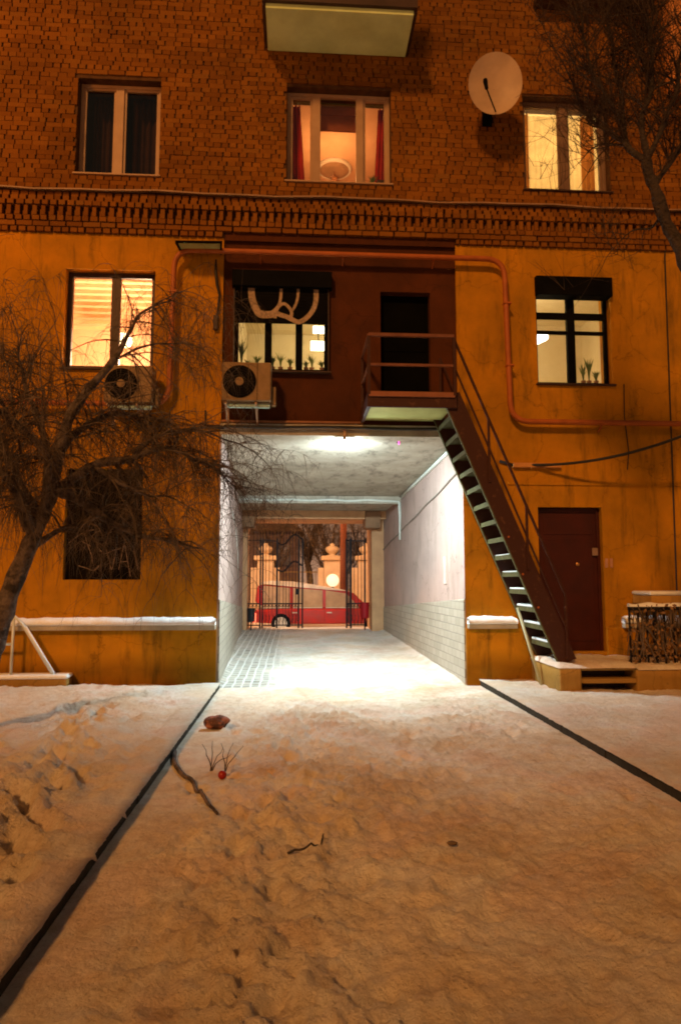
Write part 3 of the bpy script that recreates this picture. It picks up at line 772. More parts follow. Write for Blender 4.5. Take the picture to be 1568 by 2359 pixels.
# ------------------------------------------------------------------ air conditioners
def ac_unit(x, z, w, h, lab, yb=-.12, name='air_conditioner'):
    t = thing(name, lab, 'air conditioner', (x+w/2, yb, z), 'air conditioners on the facade')
    mb = MB(); mb.box(x, x+w, yb-.30, yb, z, z+h); mb.build('casing', M_ACW, t, bevel=.02)
    cx, cz, r = x+w*.36, z+h*.49, h*.42
    mb = MB(); mb.lathe((cx, yb-.309, cz), [(r, .006), (r, .0), (r*.93, .0)], 36, 'y'); mb.build('fan_opening', M_BLACK, t)
    mb = MB()
    for k in range(1, 7): 
        rr = r*k/7.; mb.tube([(cx+rr*math.cos(a*PI/12), yb-.316, cz+rr*math.sin(a*PI/12)) for a in range(25)], .0025, 4, cap=False)
    for k in range(8): mb.bar((cx, yb-.316, cz), (cx+r*math.cos(k*PI/4), yb-.316, cz+r*math.sin(k*PI/4)), .004, .004)
    mb.build('fan_guard', M_IRON, t)
    mb = MB(); mb.lathe((cx, yb-.330, cz), [(.001, 0), (r*.25, .001), (r*.25, .016)], 20, 'y'); mb.build('hub_cap', M_ACW, t)
    mb = MB(); mb.box(x+w*.715, x+w*.725, yb-.303, yb-.2995, z+.01, z+h-.01); mb.build('panel_seam', M_BLACK, t)
    mb = MB(); mb.box(x+w+.001, x+w+.07, yb-.2, yb-.08, z-.04, z+h*.42); mb.build('valve_cover', M_ACW, t, bevel=.015)
    for xx in (x+.06, x+w-.22):
        mb = MB(); mb.bar((xx, -.0, z-.035), (xx, yb-.30, z-.035), .03, .03); mb.bar((xx, -.0, z-.28), (xx, yb-.25, z-.05), .025, .012); mb.bar((xx, -.012, z-.30), (xx, -.012, z), .03, .02); mb.build('bracket', M_FRAMEW, t)
    mb = MB(); mb.tube([(x+.08, yb-.2, z-.055), (x+w-.02, yb-.2, z-.055)], .034, 12); mb.build('drain_pipe', mat('green_white_pipe', (.42, .62, .58)), t)
a, b = W(510, 922, -.42), W(628, 835, -.42)
ac_unit(a.x, a.z, b.x-a.x-.02, b.z-a.z, 'boxy beige air conditioner with a round fan beside the shuttered window')
a, b = W(238, 925, -.42), W(352, 842, -.42)
ac_unit(a.x, a.z, b.x-a.x, b.z-a.z, 'shaded air conditioner below the brown framed window, behind twigs')

# ------------------------------------------------------------------ satellite dish
p = W(1140, 192, -.62)
sd = thing('satellite_dish', 'large round satellite dish on the brick wall left of the yellow-lit window', 'satellite dish', (p.x, p.y, p.z))
nrm = Vector((-.14, -1, -.12)).normalized(); ux = nrm.cross(Vector((0, 0, 1))).normalized(); uz = ux.cross(nrm).normalized()
if uz.z < 0: uz = -uz
mb = MB(); r0 = .42; n = 40; rings = [0.02, .2, .4, .6, .8, .93, 1.0, 1.02]
for off in (0, .012):
    for rr in rings:
        for k in range(n):
            t = 2*PI*k/n
            mb.v.append(tuple(p + ux*(r0*.96*rr*math.cos(t)) + uz*(r0*1.12*rr*math.sin(t)) + nrm*(.10*rr*rr-.10-off*(1 if rr < 1.01 else .2))))
for s in (0, 1):
    base = s*len(rings)*n
    for j in range(len(rings)-1):
        for k in range(n):
            a, b = base+j*n+k, base+j*n+(k+1) % n
            f = (a, b, b+n, a+n); mb.f.append(f if s == 0 else f[::-1]); mb.m.append(0)
    f = tuple(base+k for k in range(n)); mb.f.append(f[::-1] if s == 0 else f); mb.m.append(0)
mb.build('reflector', mat('grey_white_enamel', (.48, .33, .20), (.38, .26, .16), rough=.5, bump=.05), sd, smooth=True)
q = W(1117, 190, -1.02); lo = p-uz*(r0*1.06)
mb = MB(); mb.tube([lo+nrm*.02, q+Vector((.02, 0, -.10))], .011, 8); mb.build('feed_arm', M_BLACK, sd)
mb = MB(); mb.tube([q+Vector((.02, 0, -.10)), q+Vector((0, 0, .02)), q+Vector((0, 0, .05))], [.025, .035, .03], 10); mb.build('receiver_head', M_BLACK, sd)
mb = MB(); mb.tube([(p.x+.03, -.02, p.z-.15), (p.x+.03, p.y+.16, p.z-.12), (p.x+.01, p.y+.12, p.z-.02)], .022, 8); mb.box(p.x-.05, p.x+.11, -.05, -.03, p.z-.3, p.z)
mb.build('wall_bracket', M_BLACK, sd)

# ------------------------------------------------------------------ steel staircase
st = thing('steel_staircase', 'steep rust-red steel staircase from the stoop up to a railed landing at the red wall', 'staircase', (3.6, -.6, .45))
LZ = 4.14; LX0, LX1, LY = .98, 2.19, -1.02
mb = MB(); mb.box(LX0+.03, LX1-.0, LY+.045, -.002, 4.03, LZ); mb.build('landing_slab', M_CONCG, st, bevel=.004)
mb = MB(); mb.box(LX0-.02, LX1+.03, LY, LY+.044, 3.99, 4.19); mb.box(LX0-.02, LX0+.029, LY+.045, -.003, 3.99, 4.19)
mb.build('landing_beam', M_STEEL, st, bevel=.004)
mb = MB(); mb.box(LX0+.0, LX1, LY-.028, LY-.002, 4.135, 4.205); mb.build('toe_board', mat('worn_brown_edge', (.28, .11, .06), (.2, .08, .04)), st)
SO, SI = -.95, -.10
sa, sb = Vector((2.20, 0, 4.08)), Vector((3.72, 0, .46))
sd_ = (sb-sa).normalized()
def spt(t, y, up=0.): p = sa+(sb-sa)*t; return Vector((p.x, y, p.z+up))
mb = MB(); mb.bar(spt(-.02, SO), spt(1.0, SO), .05, .15, up=Vector((0, 1, 0)))
# bar's w/h axes: keep the deep side in the slope plane
mb = MB()
nn = Vector((-sd_.z, 0, sd_.x)) * -1
if nn.x < 0: nn = -nn
for y, nm in ((SO, 'o'), (SI, 'i')):
    h = .125
    a, b = spt(-.03, y), spt(1.0, y)
    pr = []
    mbx = MB()
    c = [a-nn*h, b-nn*h, b+nn*h, a+nn*h]
    mbx.prism([(q.x, q.z) for q in c], y-.02, y+.0)
    c2 = [a+nn*h, a+nn*(h-.012), b+nn*(h-.012), b+nn*h]
    mbx.build('stringer', M_STEEL, st)
    mb2 = MB(); mb2.bar(a-nn*(h+.008), b-nn*(h+.008), .05, .014, up=nn); mb2.build('stringer_flange', M_TREAD, st)
NT = 14
for k in range(NT):
    z_ = .70+.247*k; px_ = sa.x+(z_-sa.z)*(sb.x-sa.x)/(sb.z-sa.z)
    mb = MB(); mb.box(px_-.125, px_+.11, SO+.003, SI-.022, z_-.018, z_+.010); mb.box(px_-.125, px_-.108, SO+.003, SI-.022, z_-.055, z_-.019)
    tr = mb.build('tread', M_TREAD, st)
    if k < 6:
        sub(tr)
        mb = MB(); mb.box(px_-.122, px_+.10, SO+.01, SI-.03, z_+.011, z_+.011+.030*min(1, (7-k)/5)); mb.build('snow_cap', M_SNOWC, tr, bevel=.008)
# railings
HR = .88
mb = MB()
tl, trr = Vector((LX0, LY-.01, LZ+HR)), Vector((LX1, LY-.01, LZ+HR))
mb.bar(tl, trr, .045, .045); mb.build('landing_handrail', mat('worn_red_rail', (.20, .08, .045), (.13, .05, .03)), st)
mb = MB(); mb.bar((LX0, LY-.01, LZ+.45), (LX1, LY-.01, LZ+.45), .03, .035); mb.build('landing_mid_rail', MATS['worn_red_rail'], st)
mb = MB(); mb.bar((LX0, LY, LZ+HR), (LX0, -.0, LZ+HR), .04, .04); mb.build('side_rail', MATS['worn_red_rail'], st)
mb = MB(); mb.bar((LX0, LY, LZ+.45), (LX0, .0, LZ+.45), .03, .03); mb.build('side_rail', MATS['worn_red_rail'], st)
for x, y in ((LX0, LY-.01), (LX1, LY-.01), (LX0, -.03)):
    mb = MB(); mb.box(x-.02, x+.02, y-.02, y+.02, 4.16, LZ+HR-.02); mb.build('post', M_STEEL, st)
e0, e1 = Vector((LX1, SO-.035, LZ+HR)), Vector((3.70, SO-.035, 1.38))
mb = MB(); mb.tube([e0, e1], .02, 10); mb.build('stair_handrail', M_STEEL, st)
m0, m1 = Vector((LX1+.01, SO-.035, LZ+.45)), Vector((3.70, SO-.035, .92))
mb = MB(); mb.tube([m0, m1], .015, 10); mb.build('stair_mid_rail', M_STEEL, st)
for f in (.32, .66, 1.0):
    p = e0+(e1-e0)*f; zb = sa.z+(p.x-sa.x)*(sb.z-sa.z)/(sb.x-sa.x)
    mb = MB(); mb.box(p.x-.016, p.x+.016, p.y-.012, p.y+.013, max(zb, .44), p.z); mb.build('post', M_STEEL, st)
# inner rail, close to the wall
e0, e1 = Vector((LX1+.0, SI+.02, LZ+HR)), Vector((3.60, SI+.02, 1.45))
mb = MB(); mb.tube([e0, e1], .016, 8); mb.build('stair_handrail', M_STEEL, st)
for f in (.0, .35, .7, 1.0):
    p = e0+(e1-e0)*f; zb = max(.44, sa.z+(p.x-sa.x)*(sb.z-sa.z)/(sb.x-sa.x))
    mb = MB(); mb.box(p.x-.014, p.x+.014, p.y-.012, p.y+.012, zb, p.z); mb.build('post', M_STEEL, st)
for (u, v) in ((2033/1.7366, 2148/1.7366), (2090/1.7366, 2297/1.7366), (2152/1.7366, 2430/1.7366)):   # small paint flecks with bolts
    p = W(u, v, SO-.022); mb = MB(); mb.lathe((p.x, SO-.030, p.z), [(.010, 0), (.016, .004), (.016, .009)], 8, 'y'); mb.build('bolt_head', M_PIPE, st)
# leaning pole
pa, pb = W(1187, 1400, -.10), G(1246, 1577, .10)
mb = MB(); mb.tube([(pa.x, -.19, pa.z), (pb.x, pb.y, .09)], .022, 10)
tag(mb.build('leaning_pole', mat('pale_green_pole', (.42, .42, .26), (.3, .3, .18)), smooth=True), 'pale pole leaning against the ledge beside the foot of the staircase', 'pole')

# ------------------------------------------------------------------ stoop
sp_ = thing('entrance_stoop', 'snow-topped ochre stoop with two dark step openings in front of the entrance door', 'stoop', (4.4, -.6, .1))
SX0, SX1, SY = 3.52, 5.42, -1.17; S0, S1 = xat(1340, 1560, SY), xat(1466, 1560, SY)
mb = MB(); mb.box(SX0, S0, SY, -.035, -.1, .43); mb.build('side_block', M_STOOP, sp_, bevel=.03)
mb = MB(); mb.box(S1, SX1, SY, -.035, -.1, .40); mb.build('side_block', M_STOOP, sp_, bevel=.03)
mb = MB(); mb.box(S0+.001, S1-.001, SY+.02, -.035, .37, .43); mb.build('top_slab', M_STOOP, sp_, bevel=.01)
mb = MB(); mb.box(S0+.001, S1-.001, SY+.01, SY+.34, .20, .26); mb.build('step', M_STOOP, sp_, bevel=.01)
mb = MB(); mb.box(S0+.001, S1-.001, SY+.35, -.04, -.1, .369); mb.build('riser_wall', M_FRAMED, sp_)
mb = MB(); nx, ny = 60, 18
for j in range(ny+1):
    for i in range(nx+1):
        x = SX0-.02+(SX1-SX0+.04)*i/nx; y = SY-.02+(-.04-SY+.02)*j/ny
        e = min(i, nx-i, j)/2.; h = .045*min(1, e+.15)*(.7+.6*noise.noise(Vector((x*3, y*3, 4))))
        mb.v.append((x, y, (.432 if x < S1 else .404)+h-(.03 if e == 0 else 0)))
for j in range(ny):
    for i in range(nx):
        a = j*(nx+1)+i; mb.f.append((a, a+1, a+nx+2, a+nx+1)); mb.m.append(0)
mb.build('snow_cap', snow_mat('trodden_stoop_snow', .7, seed=3.), sp_, smooth=True)

# small paper notice by the door and panel in passage
p = W(1400, 1297, -.01); mb = MB()
for dx in (-.045, .03): mb.box(p.x+dx, p.x+dx+.04, -.012, -.002, p.z-.07, p.z+.07)
tag(mb.build('meter_plate', mat('pinkish_plate', (.5, .26, .16))), 'small double plate on the plaster right of the entrance door', 'plate')

# ------------------------------------------------------------------ railing with vines at right
rl = thing('iron_railing', 'short iron railing clothed in dead vine at the right end of the stoop', 'railing', (5.2, -1.0, .4))
ya = -.95
a, b = W(1446, 1402, ya), W(1640, 1408, ya)
zt = a.z; zb_ = W(1446, 1528, ya).z
mb = MB(); mb.bar((a.x, ya, zt), (b.x, ya, zt), .05, .05); mb.build('rail', M_IRON, rl)
mb = MB(); mb.bar((a.x, ya, zb_+.1), (b.x, ya, zb_+.1), .03, .03); mb.build('rail', M_IRON, rl)
x = a.x
while x < b.x:
    mb = MB(); mb.box(x, x+.022, ya-.011, ya+.011, .40, zt-.025); mb.build('baluster', M_IRON, rl); x += .125
mb = MB()
n = 22
for i in range(n+1):
    x = a.x+(b.x-a.x)*i/n; h = .05+.03*noise.noise(Vector((x*5, 0, 0)))
    for y, zz in ((-.035, 0), (-.03, h*.8), (0, h), (.03, h*.8), (.035, 0)): mb.v.append((x, ya+y, zt+.026+zz))
for i in range(n):
    for j in range(4): mb.f.append((i*5+j, i*5+5+j, i*5+6+j, i*5+1+j)); mb.m.append(0)
mb.build('snow_cap', M_SNOWC, rl, smooth=True)
vn = thing('dead_vine', 'brown dead vine stems tangled over the railing at the right edge', 'vine', (5.3, -1.0, .4))
mb = MB()
for k in range(90):
    x0 = random.uniform(a.x, b.x); p = Vector((x0, ya+random.uniform(-.08, .05), random.uniform(.95, zt+.06))); pts = [p.copy()]
    d = Vector((random.uniform(-.3, .3), 0, -1))
    for s in range(6):
        d = (d+Vector((random.uniform(-.35, .35), random.uniform(-.2, .2), -.2))).normalized(); p = p+d*random.uniform(.06, .13)
        if p.z < .42: break
        pts.append(p.copy())
    if len(pts) > 2: mb.tube(pts, random.uniform(.004, .011), 4)
mb.build('stems', M_TWIG, vn)
mb = MB()
for k in range(500):
    p = Vector((random.uniform(a.x, b.x), ya+random.uniform(-.1, .06), random.choice([random.uniform(.45, .75), random.uniform(.6, 1.25)]))); s = random.uniform(.02, .045)
    t = random.uniform(0, PI); q = Vector((math.cos(t)*s, random.uniform(-.02, .02), math.sin(t)*s)); w = Vector((-q.z, random.uniform(-.02, .02), q.x))*.5
    mb.quad(p-q, p-w, p+q, p+w)
mb.build('leaves', mat('dead_leaf', (.30, .16, .06), (.08, .05, .03), scale=12, bump=0), vn)
# snow covered bench-like board behind the railing
p0, p1 = W(1480, 1398, -.5), W(1640, 1370, -.5)
mb = MB(); mb.box(p0.x, p1.x, -.75, -.2, W(1500, 1392, -.75).z, W(1500, 1372, -.75).z)
tb = thing('low_canopy', 'snow-covered board standing behind the vine-clad railing at the right edge', 'board', (p0.x, -.5, 1.2))
mb.build('board', M_STOOP, tb, bevel=.01); zc = W(1500, 1372, -.75).z
mb = MB(); mb.box(p0.x-.02, p1.x, -.77, -.2, zc+.001, zc+.06); mb.build('snow_cap', M_SNOWC, tb, bevel=.025)
for xx in (p0.x+.05, p1.x-.1):
    mb = MB(); mb.box(xx, xx+.05, -.7, -.65, .1, W(1500, 1392, -.75).z); mb.build('leg', M_IRON, tb)

# ------------------------------------------------------------------ cables on the facade
def cable(name, pts, r, m, lab, cat='cable', n=8):
    mb = MB(); mb.tube(pts, r, n); return tag(mb.build(name, m, smooth=True), lab, cat)
def sag(a, b, s, n=14):
    a, b = Vector(a), Vector(b); return [a+(b-a)*(i/n)-Vector((0, 0, s*4*(i/n)*(1-i/n))) for i in range(n+1)]
a, b = W(1215, 1071, -.03), W(1600, 992, -.9)
cable('cable', [W(1150, 1062, -.025), W(1180, 1071, -.03)]+sag(a, b, .14), .022, M_CABLE, 'thick black cable sagging from the right wall out past the right edge')
mb = MB(); p = W(1180, 1066, -.03); q = W(1290, 1078, -.03); mb.box(p.x, q.x, -.07, -.001, q.z-.0, q.z+.07)
tag(mb.build('cable_duct', mat('ochre_duct', (.6, .28, .08)), bevel=.004), 'short painted cable duct on the plaster right of the staircase', 'duct')
cable('cable', [(-.0+W(1530, 560, -.03).x, -.03, 6.9)]+[Vector((W(1530+(v-590)*.036, v, -.03).x, -.03, W(1500, v, -.03).z)) for v in range(590, 1420, 40)], .012, M_CABLE, 'thin dark cable running straight down the wall near the right edge')
cable('cable', [W(1436, 885, -.02), W(1437, 960, -.02), W(1447, 1040, -.02), W(1444, 1082, -.02)], .008, M_CABLE, 'short thin cable dropping below the black-barred window')
cable('cable', [W(498, 598, -.05), W(497, 625, -.07), W(500, 655, -.08), W(506, 680, -.05), W(503, 705, -.03), W(500, 730, -.03)], [.012, .026, .024, .02, .017, .010], M_CABLE, 'thick black cable bundle bulging out left of the red wall')
mb = MB(); p = W(495, 728, -.02); mb.box(p.x-.02, p.x+.05, -.07, -.001, p.z-.22, p.z); tag(mb.build('junction_box', M_FRAMED, bevel=.004), 'small dark junction box on the plaster left of the red wall', 'junction box')
LPTS = [W(408, 1020, -.02), W(408, 992, -.02), W(470, 984, -.02), W(515, 985, -.03)]+[Vector((x, -.06, 3.90+.008*math.sin(x*3))) for x in [-1.1+.3*i for i in range(13)]]
cable('cable', LPTS, .024, M_CABLE, 'black cable running along the lintel above the passage mouth')
cable('cable', [W(474, 984, -.02), W(473, 945, -.02)], .012, M_CABLE, 'short black cable stub above the lintel left of the passage')
cable('pipe', [Vector((x, .02, 3.995)) for x in (-1.16, 0, 1.0)], .022, mat('weathered_rail', (.35, .16, .08)), 'thin horizontal rail on the red wall just above the lintel cable', 'rail')
# passage conduits
def pw(t, side, z):       # a point on a passage wall
    x0, x1, _, _ = plerp(t); return Vector(((x0+.02) if side == 0 else (x1-.02), t*YF, z))
t_ = .58
cz = plerp(t_)[3]-.16
yb = 5.17
cable('conduit', [Vector((plerp(.6)[0]+.05+i*.2, yb, plerp(.62)[3]-.10+.012*math.sin(i*1.4))) for i in range(18)]+[Vector((plerp(.6)[1]-.06, yb, plerp(.62)[3]-.12)), Vector((plerp(.6)[1]-.04, yb, plerp(.62)[3]-.5)), Vector((plerp(.6)[1]-.05, yb-.05, plerp(.62)[3]-1.0))], .022, M_CABLEW, 'pale conduit crossing the passage below the beam and dropping on the right', 'conduit')
cable('conduit', [Vector((plerp(.6)[1]-.03, yb+.0, plerp(.62)[3]-.14)), Vector((plerp(.6)[1]-.01, yb+.04, plerp(.62)[3]-.75))], .014, M_CABLEW, 'second thin conduit hanging beside the first on the right passage wall', 'conduit')
cable('conduit', [Vector((plerp(t)[1]-.03, t*YF, plerp(t)[3]-.05)) for t in (0.02, .15, .3, .45, .6)], .035, M_CABLEW, 'pale duct along the top of the right passage wall', 'conduit', 4)
cable('cable', [pw(t, 1, 3.30-1.0*t+.012*math.sin(t*26)) for t in [i/24 for i in range(24)]], .016, mat('dusty_cable', (.30, .25, .21)), 'dusty cable sagging along the right passage wall')
cable('cable', [pw(.35, 0, 2.9), pw(.5, 0, 2.7), pw(.62, 0, 2.2), pw(.68, 0, 1.6)], .016, M_CABLEW, 'pale cable dropping down the left passage wall')
p = pw(.22, 1, 0); a = W(1024, 1278, 1.9)
mb = MB(); x = plerp(.14)[1]; mb.box(x-.02, x-.003, 1.08, 1.26, 1.52, 1.98); tag(mb.build('paper_notice', mat('faded_paper', (.55, .46, .40))), 'narrow white paper notice on the right passage wall', 'notice')
p = W(917, 1016, .35); mb = MB(); mb.box(p.x-.03, p.x+.03, .3, .38, p.z-.02, PZ-.03)
sn = thing('motion_sensor', 'small sensor with a pink light on the passage ceiling', 'sensor', (p.x, .34, PZ-.01)); mb.build('housing', M_FRAMED, sn)
mb = MB(); mb.box(p.x-.012, p.x+.012, .285, .299, p.z-.07, p.z+.01); mb.build('pink_light', emis('pink_led', (1, .12, .5), 1.2), sn)

# passage lamp
LMP = Vector((W(793, 1003, .04).x, .03, 3.70))
lf = thing('passage_lamp', 'white flood lamp hung from the lintel over the passage mouth', 'lamp', (LMP.x, .03, 3.78))
mb = MB(); mb.box(LMP.x-.02, LMP.x+.02, -.03, -.005, 3.74, 3.92); mb.box(LMP.x-.02, LMP.x+.02, -.03, .05, 3.745, 3.765); mb.build('bracket', M_FRAMEW, lf)
mb = MB(); mb.box(LMP.x-.12, LMP.x+.12, -.03, .11, 3.715, 3.74); mb.build('housing', M_WHITE, lf, bevel=.006)
mb = MB(); mb.box(LMP.x-.10, LMP.x+.10, -.02, .10, 3.690, 3.714); mb.build('led_diffuser', emis('led_white', (.93, 1, .90), 14), lf)

# ------------------------------------------------------------------ the ground
def hfield(name, x0, x1, ys, dx, hf, m, parent=None):
    nx = max(2, int((x1-x0)/dx)); mb = MB()
    for y in ys:
        for i in range(nx+1):
            x = x0+(x1-x0)*i/nx; mb.v.append((x, y, hf(x, y)))
    w = nx+1
    for j in range(len(ys)-1):
        for i in range(nx):
            a = j*w+i; mb.f.append((a, a+1, a+w+1, a+w)); mb.m.append(0)
    return mb, w
def yspace(y0, y1, f0, f1):    # spacing grows with the distance from the camera
    ys = [y0]
    while ys[-1] < y1:
        t = (ys[-1]-y0)/(y1-y0); ys.append(ys[-1]+f0+(f1-f0)*t)
    ys[-1] = y1; return ys
KL, KR = -1.12, 2.74
def fbm(x, y, s, o=4, z=0.): return noise.fractal(Vector((x*s, y*s, z)), .9, 2.1, o)
prints = []
rp = random.Random(11)
def foot(x, y, a, d=.03, s=1.): prints.append((x, y, math.cos(a), math.sin(a), d*1.5, s))
for k in range(15):                                # a trail left of centre, up the road
    foot(-.35+.12*(k % 2)+rp.uniform(-.07, .07)+.02*k, -7.9+k*.42+rp.uniform(-.08, .08), rp.uniform(-.3, .3), .035)
for k in range(12): foot(.4+.2*(k % 2)+rp.uniform(-.1, .1)+.08*k, -8.2+k*.5, rp.uniform(-.4, .3), .02)
for k in range(75): foot(rp.uniform(-.7, 2.5), rp.uniform(-8.4, -2.5), rp.uniform(-1, 1), rp.uniform(.008, .022), rp.uniform(.8, 1.3))
for k in range(10): foot(-.55+rp.uniform(-.25, .35), -6+k*.36, rp.uniform(-.8, .8), .03)
yprints = []
for k in range(26): yprints.append((-1.42-.035*k+rp.uniform(-.12, .12)-.16*(k % 2), -6.9+k*.19, math.cos(.5+rp.uniform(-.5, .5)), math.sin(.5), rp.uniform(.06, .12), rp.uniform(.9, 1.35)))
for k in range(14): yprints.append((-1.9-.16*k+rp.uniform(-.1, .1), -6.0+k*.38, math.cos(.9), math.sin(.9), .06, 1.2))
for k in range(60): yprints.append((rp.uniform(-5, -1.5), rp.uniform(-4, -.4), math.cos(k), math.sin(k), rp.uniform(.025, .06), rp.uniform(.6, 1.1)))
def stamps(x, y, L):
    h = 0.
    x, y = x+.035*noise.noise(Vector((x*7, y*7, 1))), y+.045*noise.noise(Vector((x*7, y*7, 6)))
    for fx, fy, c, s, d, sc_ in L:
        dx, dy = x-fx, y-fy
        if abs(dx) > .36 or abs(dy) > .36: continue
        u = (dx*c+dy*s)/(.06*sc_); v = (-dx*s+dy*c)/(.15*sc_); q = u*u+v*v
        if q < 1.5: h -= d*(1-q/1.5)**1.4*(1+.5*noise.noise(Vector((x*30, y*30, 0))))
        elif q < 3.2: h += d*.38*math.sin((q-1.5)/1.7*PI)
    return h
def road_h(x, y):
    c = math.exp(-((x-.1-(y+6)*.03)/.55)**2)      # the trampled ridge between wheel tracks
    crust = noise.noise(Vector((x*9+3*noise.noise(Vector((x*2, y*2, 0))), y*7, 4.)));
    lump = .012*abs(crust)**.7+.009*noise.noise(Vector((x*24, y*20, 1.)))+.004*noise.noise(Vector((x*48, y*40, 8.)))+.034*fbm(x, y, 4.6, 5, 2.)*(.4+c) + .020*fbm(x, y, 10, 4, 7.)*(.6+.6*c) + .05*max(0, fbm(x, y, 2.3, 5, 15.))*(.3+c)
    wx, wy_ = x+.10*noise.noise(Vector((x*3, y*3, 31.))), y+.10*noise.noise(Vector((x*3, y*3, 37.)))
    m1 = max(0, min(1, .55*c+.9*noise.noise(Vector((x*.8, y*.6, 21.)))+.15))
    rid = (1-abs(noise.noise(Vector((wx*5.5, wy_*4.2, 3.)))))**5
    rid2 = (1-abs(noise.noise(Vector((wx*12, wy_*9, 5.)))))**4
    lump += m1*(.040*rid+.024*rid2)+.009*rid2+.006*(1-abs(noise.noise(Vector((wx*26, wy_*22, 15.)))))**3
    big = .022*fbm(x, y, .9, 3, 1.)
    edge = .05*math.exp(-((x-KL)/.16)**2)*(.6+.5*noise.noise(Vector((0, y*1.7, 3))))+.055*math.exp(-((x-KR)/.22)**2)*(.7+.4*noise.noise(Vector((5, y*1.5, 3))))
    track = -.022*math.exp(-((x-1.35)/.22)**2) + (.006*math.sin((x-1.35)*62)*math.exp(-((x-1.35)/.17)**4) + .004*math.sin(y*55+math.sin(x*30))*math.exp(-((x-.15)/.12)**2))*max(0, min(1, 1.4*noise.noise(Vector((x*.5, y*.7, 9)))+.55))
    fade = min(1., max(.25, -y/2.))
    ed_ = max(.12, min(1, (x-KL)/.55))*max(.2, min(1, (KR-x)/.3))
    lump *= ed_; big *= ed_
    return (lump+big+track)*fade+edge*.0+stamps(x, y, prints)+.012-(.0 if y < -.05 else .0)
road_keys = yspace(-9.0, .0, .016, .05)
mb, w = hfield('road', KL+.001, KR-.001, road_keys, .022, road_h, M_ROAD)
struct(mb.build('snowy_road', M_ROAD, smooth=True))
mb, w = hfield('pass', 0, 1, [i*YF*1.06/90 for i in range(91)], .02, lambda x, y: 0, M_PASSF)
nv = []
for x, y, z in mb.v:
    t = y/YF; a, b, zf, _ = plerp(t); X = a+(b-a)*x
    e = min(x, 1-x)*(b-a)
    nv.append((X, y, zf+.014+.012*fbm(X, y, 2.5, 4, 5.)*min(1, y*2+.2)+.05*math.exp(-(e/.09)**2)*min(1, y*3)))
mb.v = nv
struct(mb.build('passage_floor', M_PASSF, smooth=True))
def trench(x, y):
    cx = -1.62-.16*(y+6)*-.25+.12*noise.noise(Vector((1, y*.9, 5)))
    wx = x+.06*noise.noise(Vector((x*4, y*4, 8)))
    a = math.exp(-((wx-cx)/.22)**2)*(1 if y < -2.6 else max(0, (-y-1.6)))
    return -a*(.045+.05*noise.noise(Vector((x*3.5, y*4.5, 3))))
def left_h(x, y):
    base = .085+.012*abs(noise.noise(Vector((x*8, y*7, 2))))+.03*fbm(x, y, .8, 3, 3.)+.022*fbm(x, y, 3., 4, 9.)+.008*fbm(x, y, 11, 3, 1.)
    wx, wy_ = x+.10*noise.noise(Vector((x*3, y*3, 41.))), y+.10*noise.noise(Vector((x*3, y*3, 47.)))
    m1 = max(0, min(1, .9*noise.noise(Vector((x*.7, y*.6, 61.)))+.25+(.5 if x > -2.4 and y < -2.4 else 0)))
    base += m1*(.055*(1-abs(noise.noise(Vector((wx*4.5, wy_*3.6, 3.)))))**5+.012*(1-abs(noise.noise(Vector((wx*11, wy_*9, 5.)))))**4)
    rut = -.05*math.exp(-((y+2.55-.12*(x+3))/.10)**2)*(1 if x < -1.35 else max(0, (-x-1.12)/.23))
    if y > -.5: base = base*(.6+.8*(-y))+.02
    h = base+rut+stamps(x, y, yprints)+trench(x, y)
    k = max(0., 1-(KL-x)/.20)
    h = h*(1-k)+(.094+.012*noise.noise(Vector((x*5, y*4, 2))))*k
    return max(h, .090) if KL-x < .24 else h
ys = yspace(-9.0, -.03, .03, .04)
mb, w = hfield('l', -7.0, KL-.0, ys, .04, left_h, M_YARD)
nv = []
for i, (x, y, z) in enumerate(mb.v):
    k = i % w
    if k >= w-2: x = KL+.010+.008*noise.noise(Vector((0, y*6, 0)))+.007*noise.noise(Vector((0, y*25, 0))); z = max(z, .082)+.0 if k == w-2 else .082
    br_ = max(math.exp(-((y-b_)/w_)**2) for b_, w_ in ((-5.62, .012), (-6.3, .018)))
    if k >= w-2 and br_ > .1: x += .03*br_*(1 if k == w-1 else .2); z -= .04*br_*(1 if k == w-1 else .15)
    nv.append((x, y, z))
mb.v = nv
struct(mb.build('left_yard_snow', M_YARD, smooth=True))
def right_h(x, y):
    base = .10+.014*(1-abs(noise.noise(Vector((x*7, y*6, 5.)))))**4+.03*fbm(x, y, .7, 3, 13.)+.012*fbm(x, y, 4., 4, 19.)+.006*fbm(x, y, 12, 3, 1.)
    if y > -.5: base = base*.9
    k = max(0., 1-(x-KR)/.5)
    return base*(1-k)+max(base, .108+.012*noise.noise(Vector((x*5, y*4, 2))))*k
mb, w = hfield('r', KR, 9.0, yspace(-9.0, .0, .045, .05), .045, right_h, M_YARD)
nv = []
for i, (x, y, z) in enumerate(mb.v):
    k = i % w
    if k <= 1: x = KR-.012-.008*noise.noise(Vector((3, y*6, 0)))-.012*noise.noise(Vector((0, y*29, 4))); z = z if k == 1 else .095
    br_ = max(math.exp(-((y-b_)/w_)**2) for b_, w_ in ((-2.9, .01),))
    if k <= 1 and br_ > .1: x -= .02*br_*(1 if k == 0 else .2); z -= .02*br_*(1 if k == 0 else .15)
    nv.append((x, y, z))
mb.v = nv
struct(mb.build('right_yard_snow', M_YARD, smooth=True))
mb = MB()
y = -9.2
while y < -.05:
    e = min(y+1.0, -.04); j = random.uniform(-.004, .004)
    mb.box(KL-.15, KL+j, y+.004, e-.004, -.2, .078); mb.box(KR+j, KR+.15, y+.004, e-.004 if e < -.05 else .0, -.2, .092); y += 1.0
struct(mb.build('kerb', M_KERB))
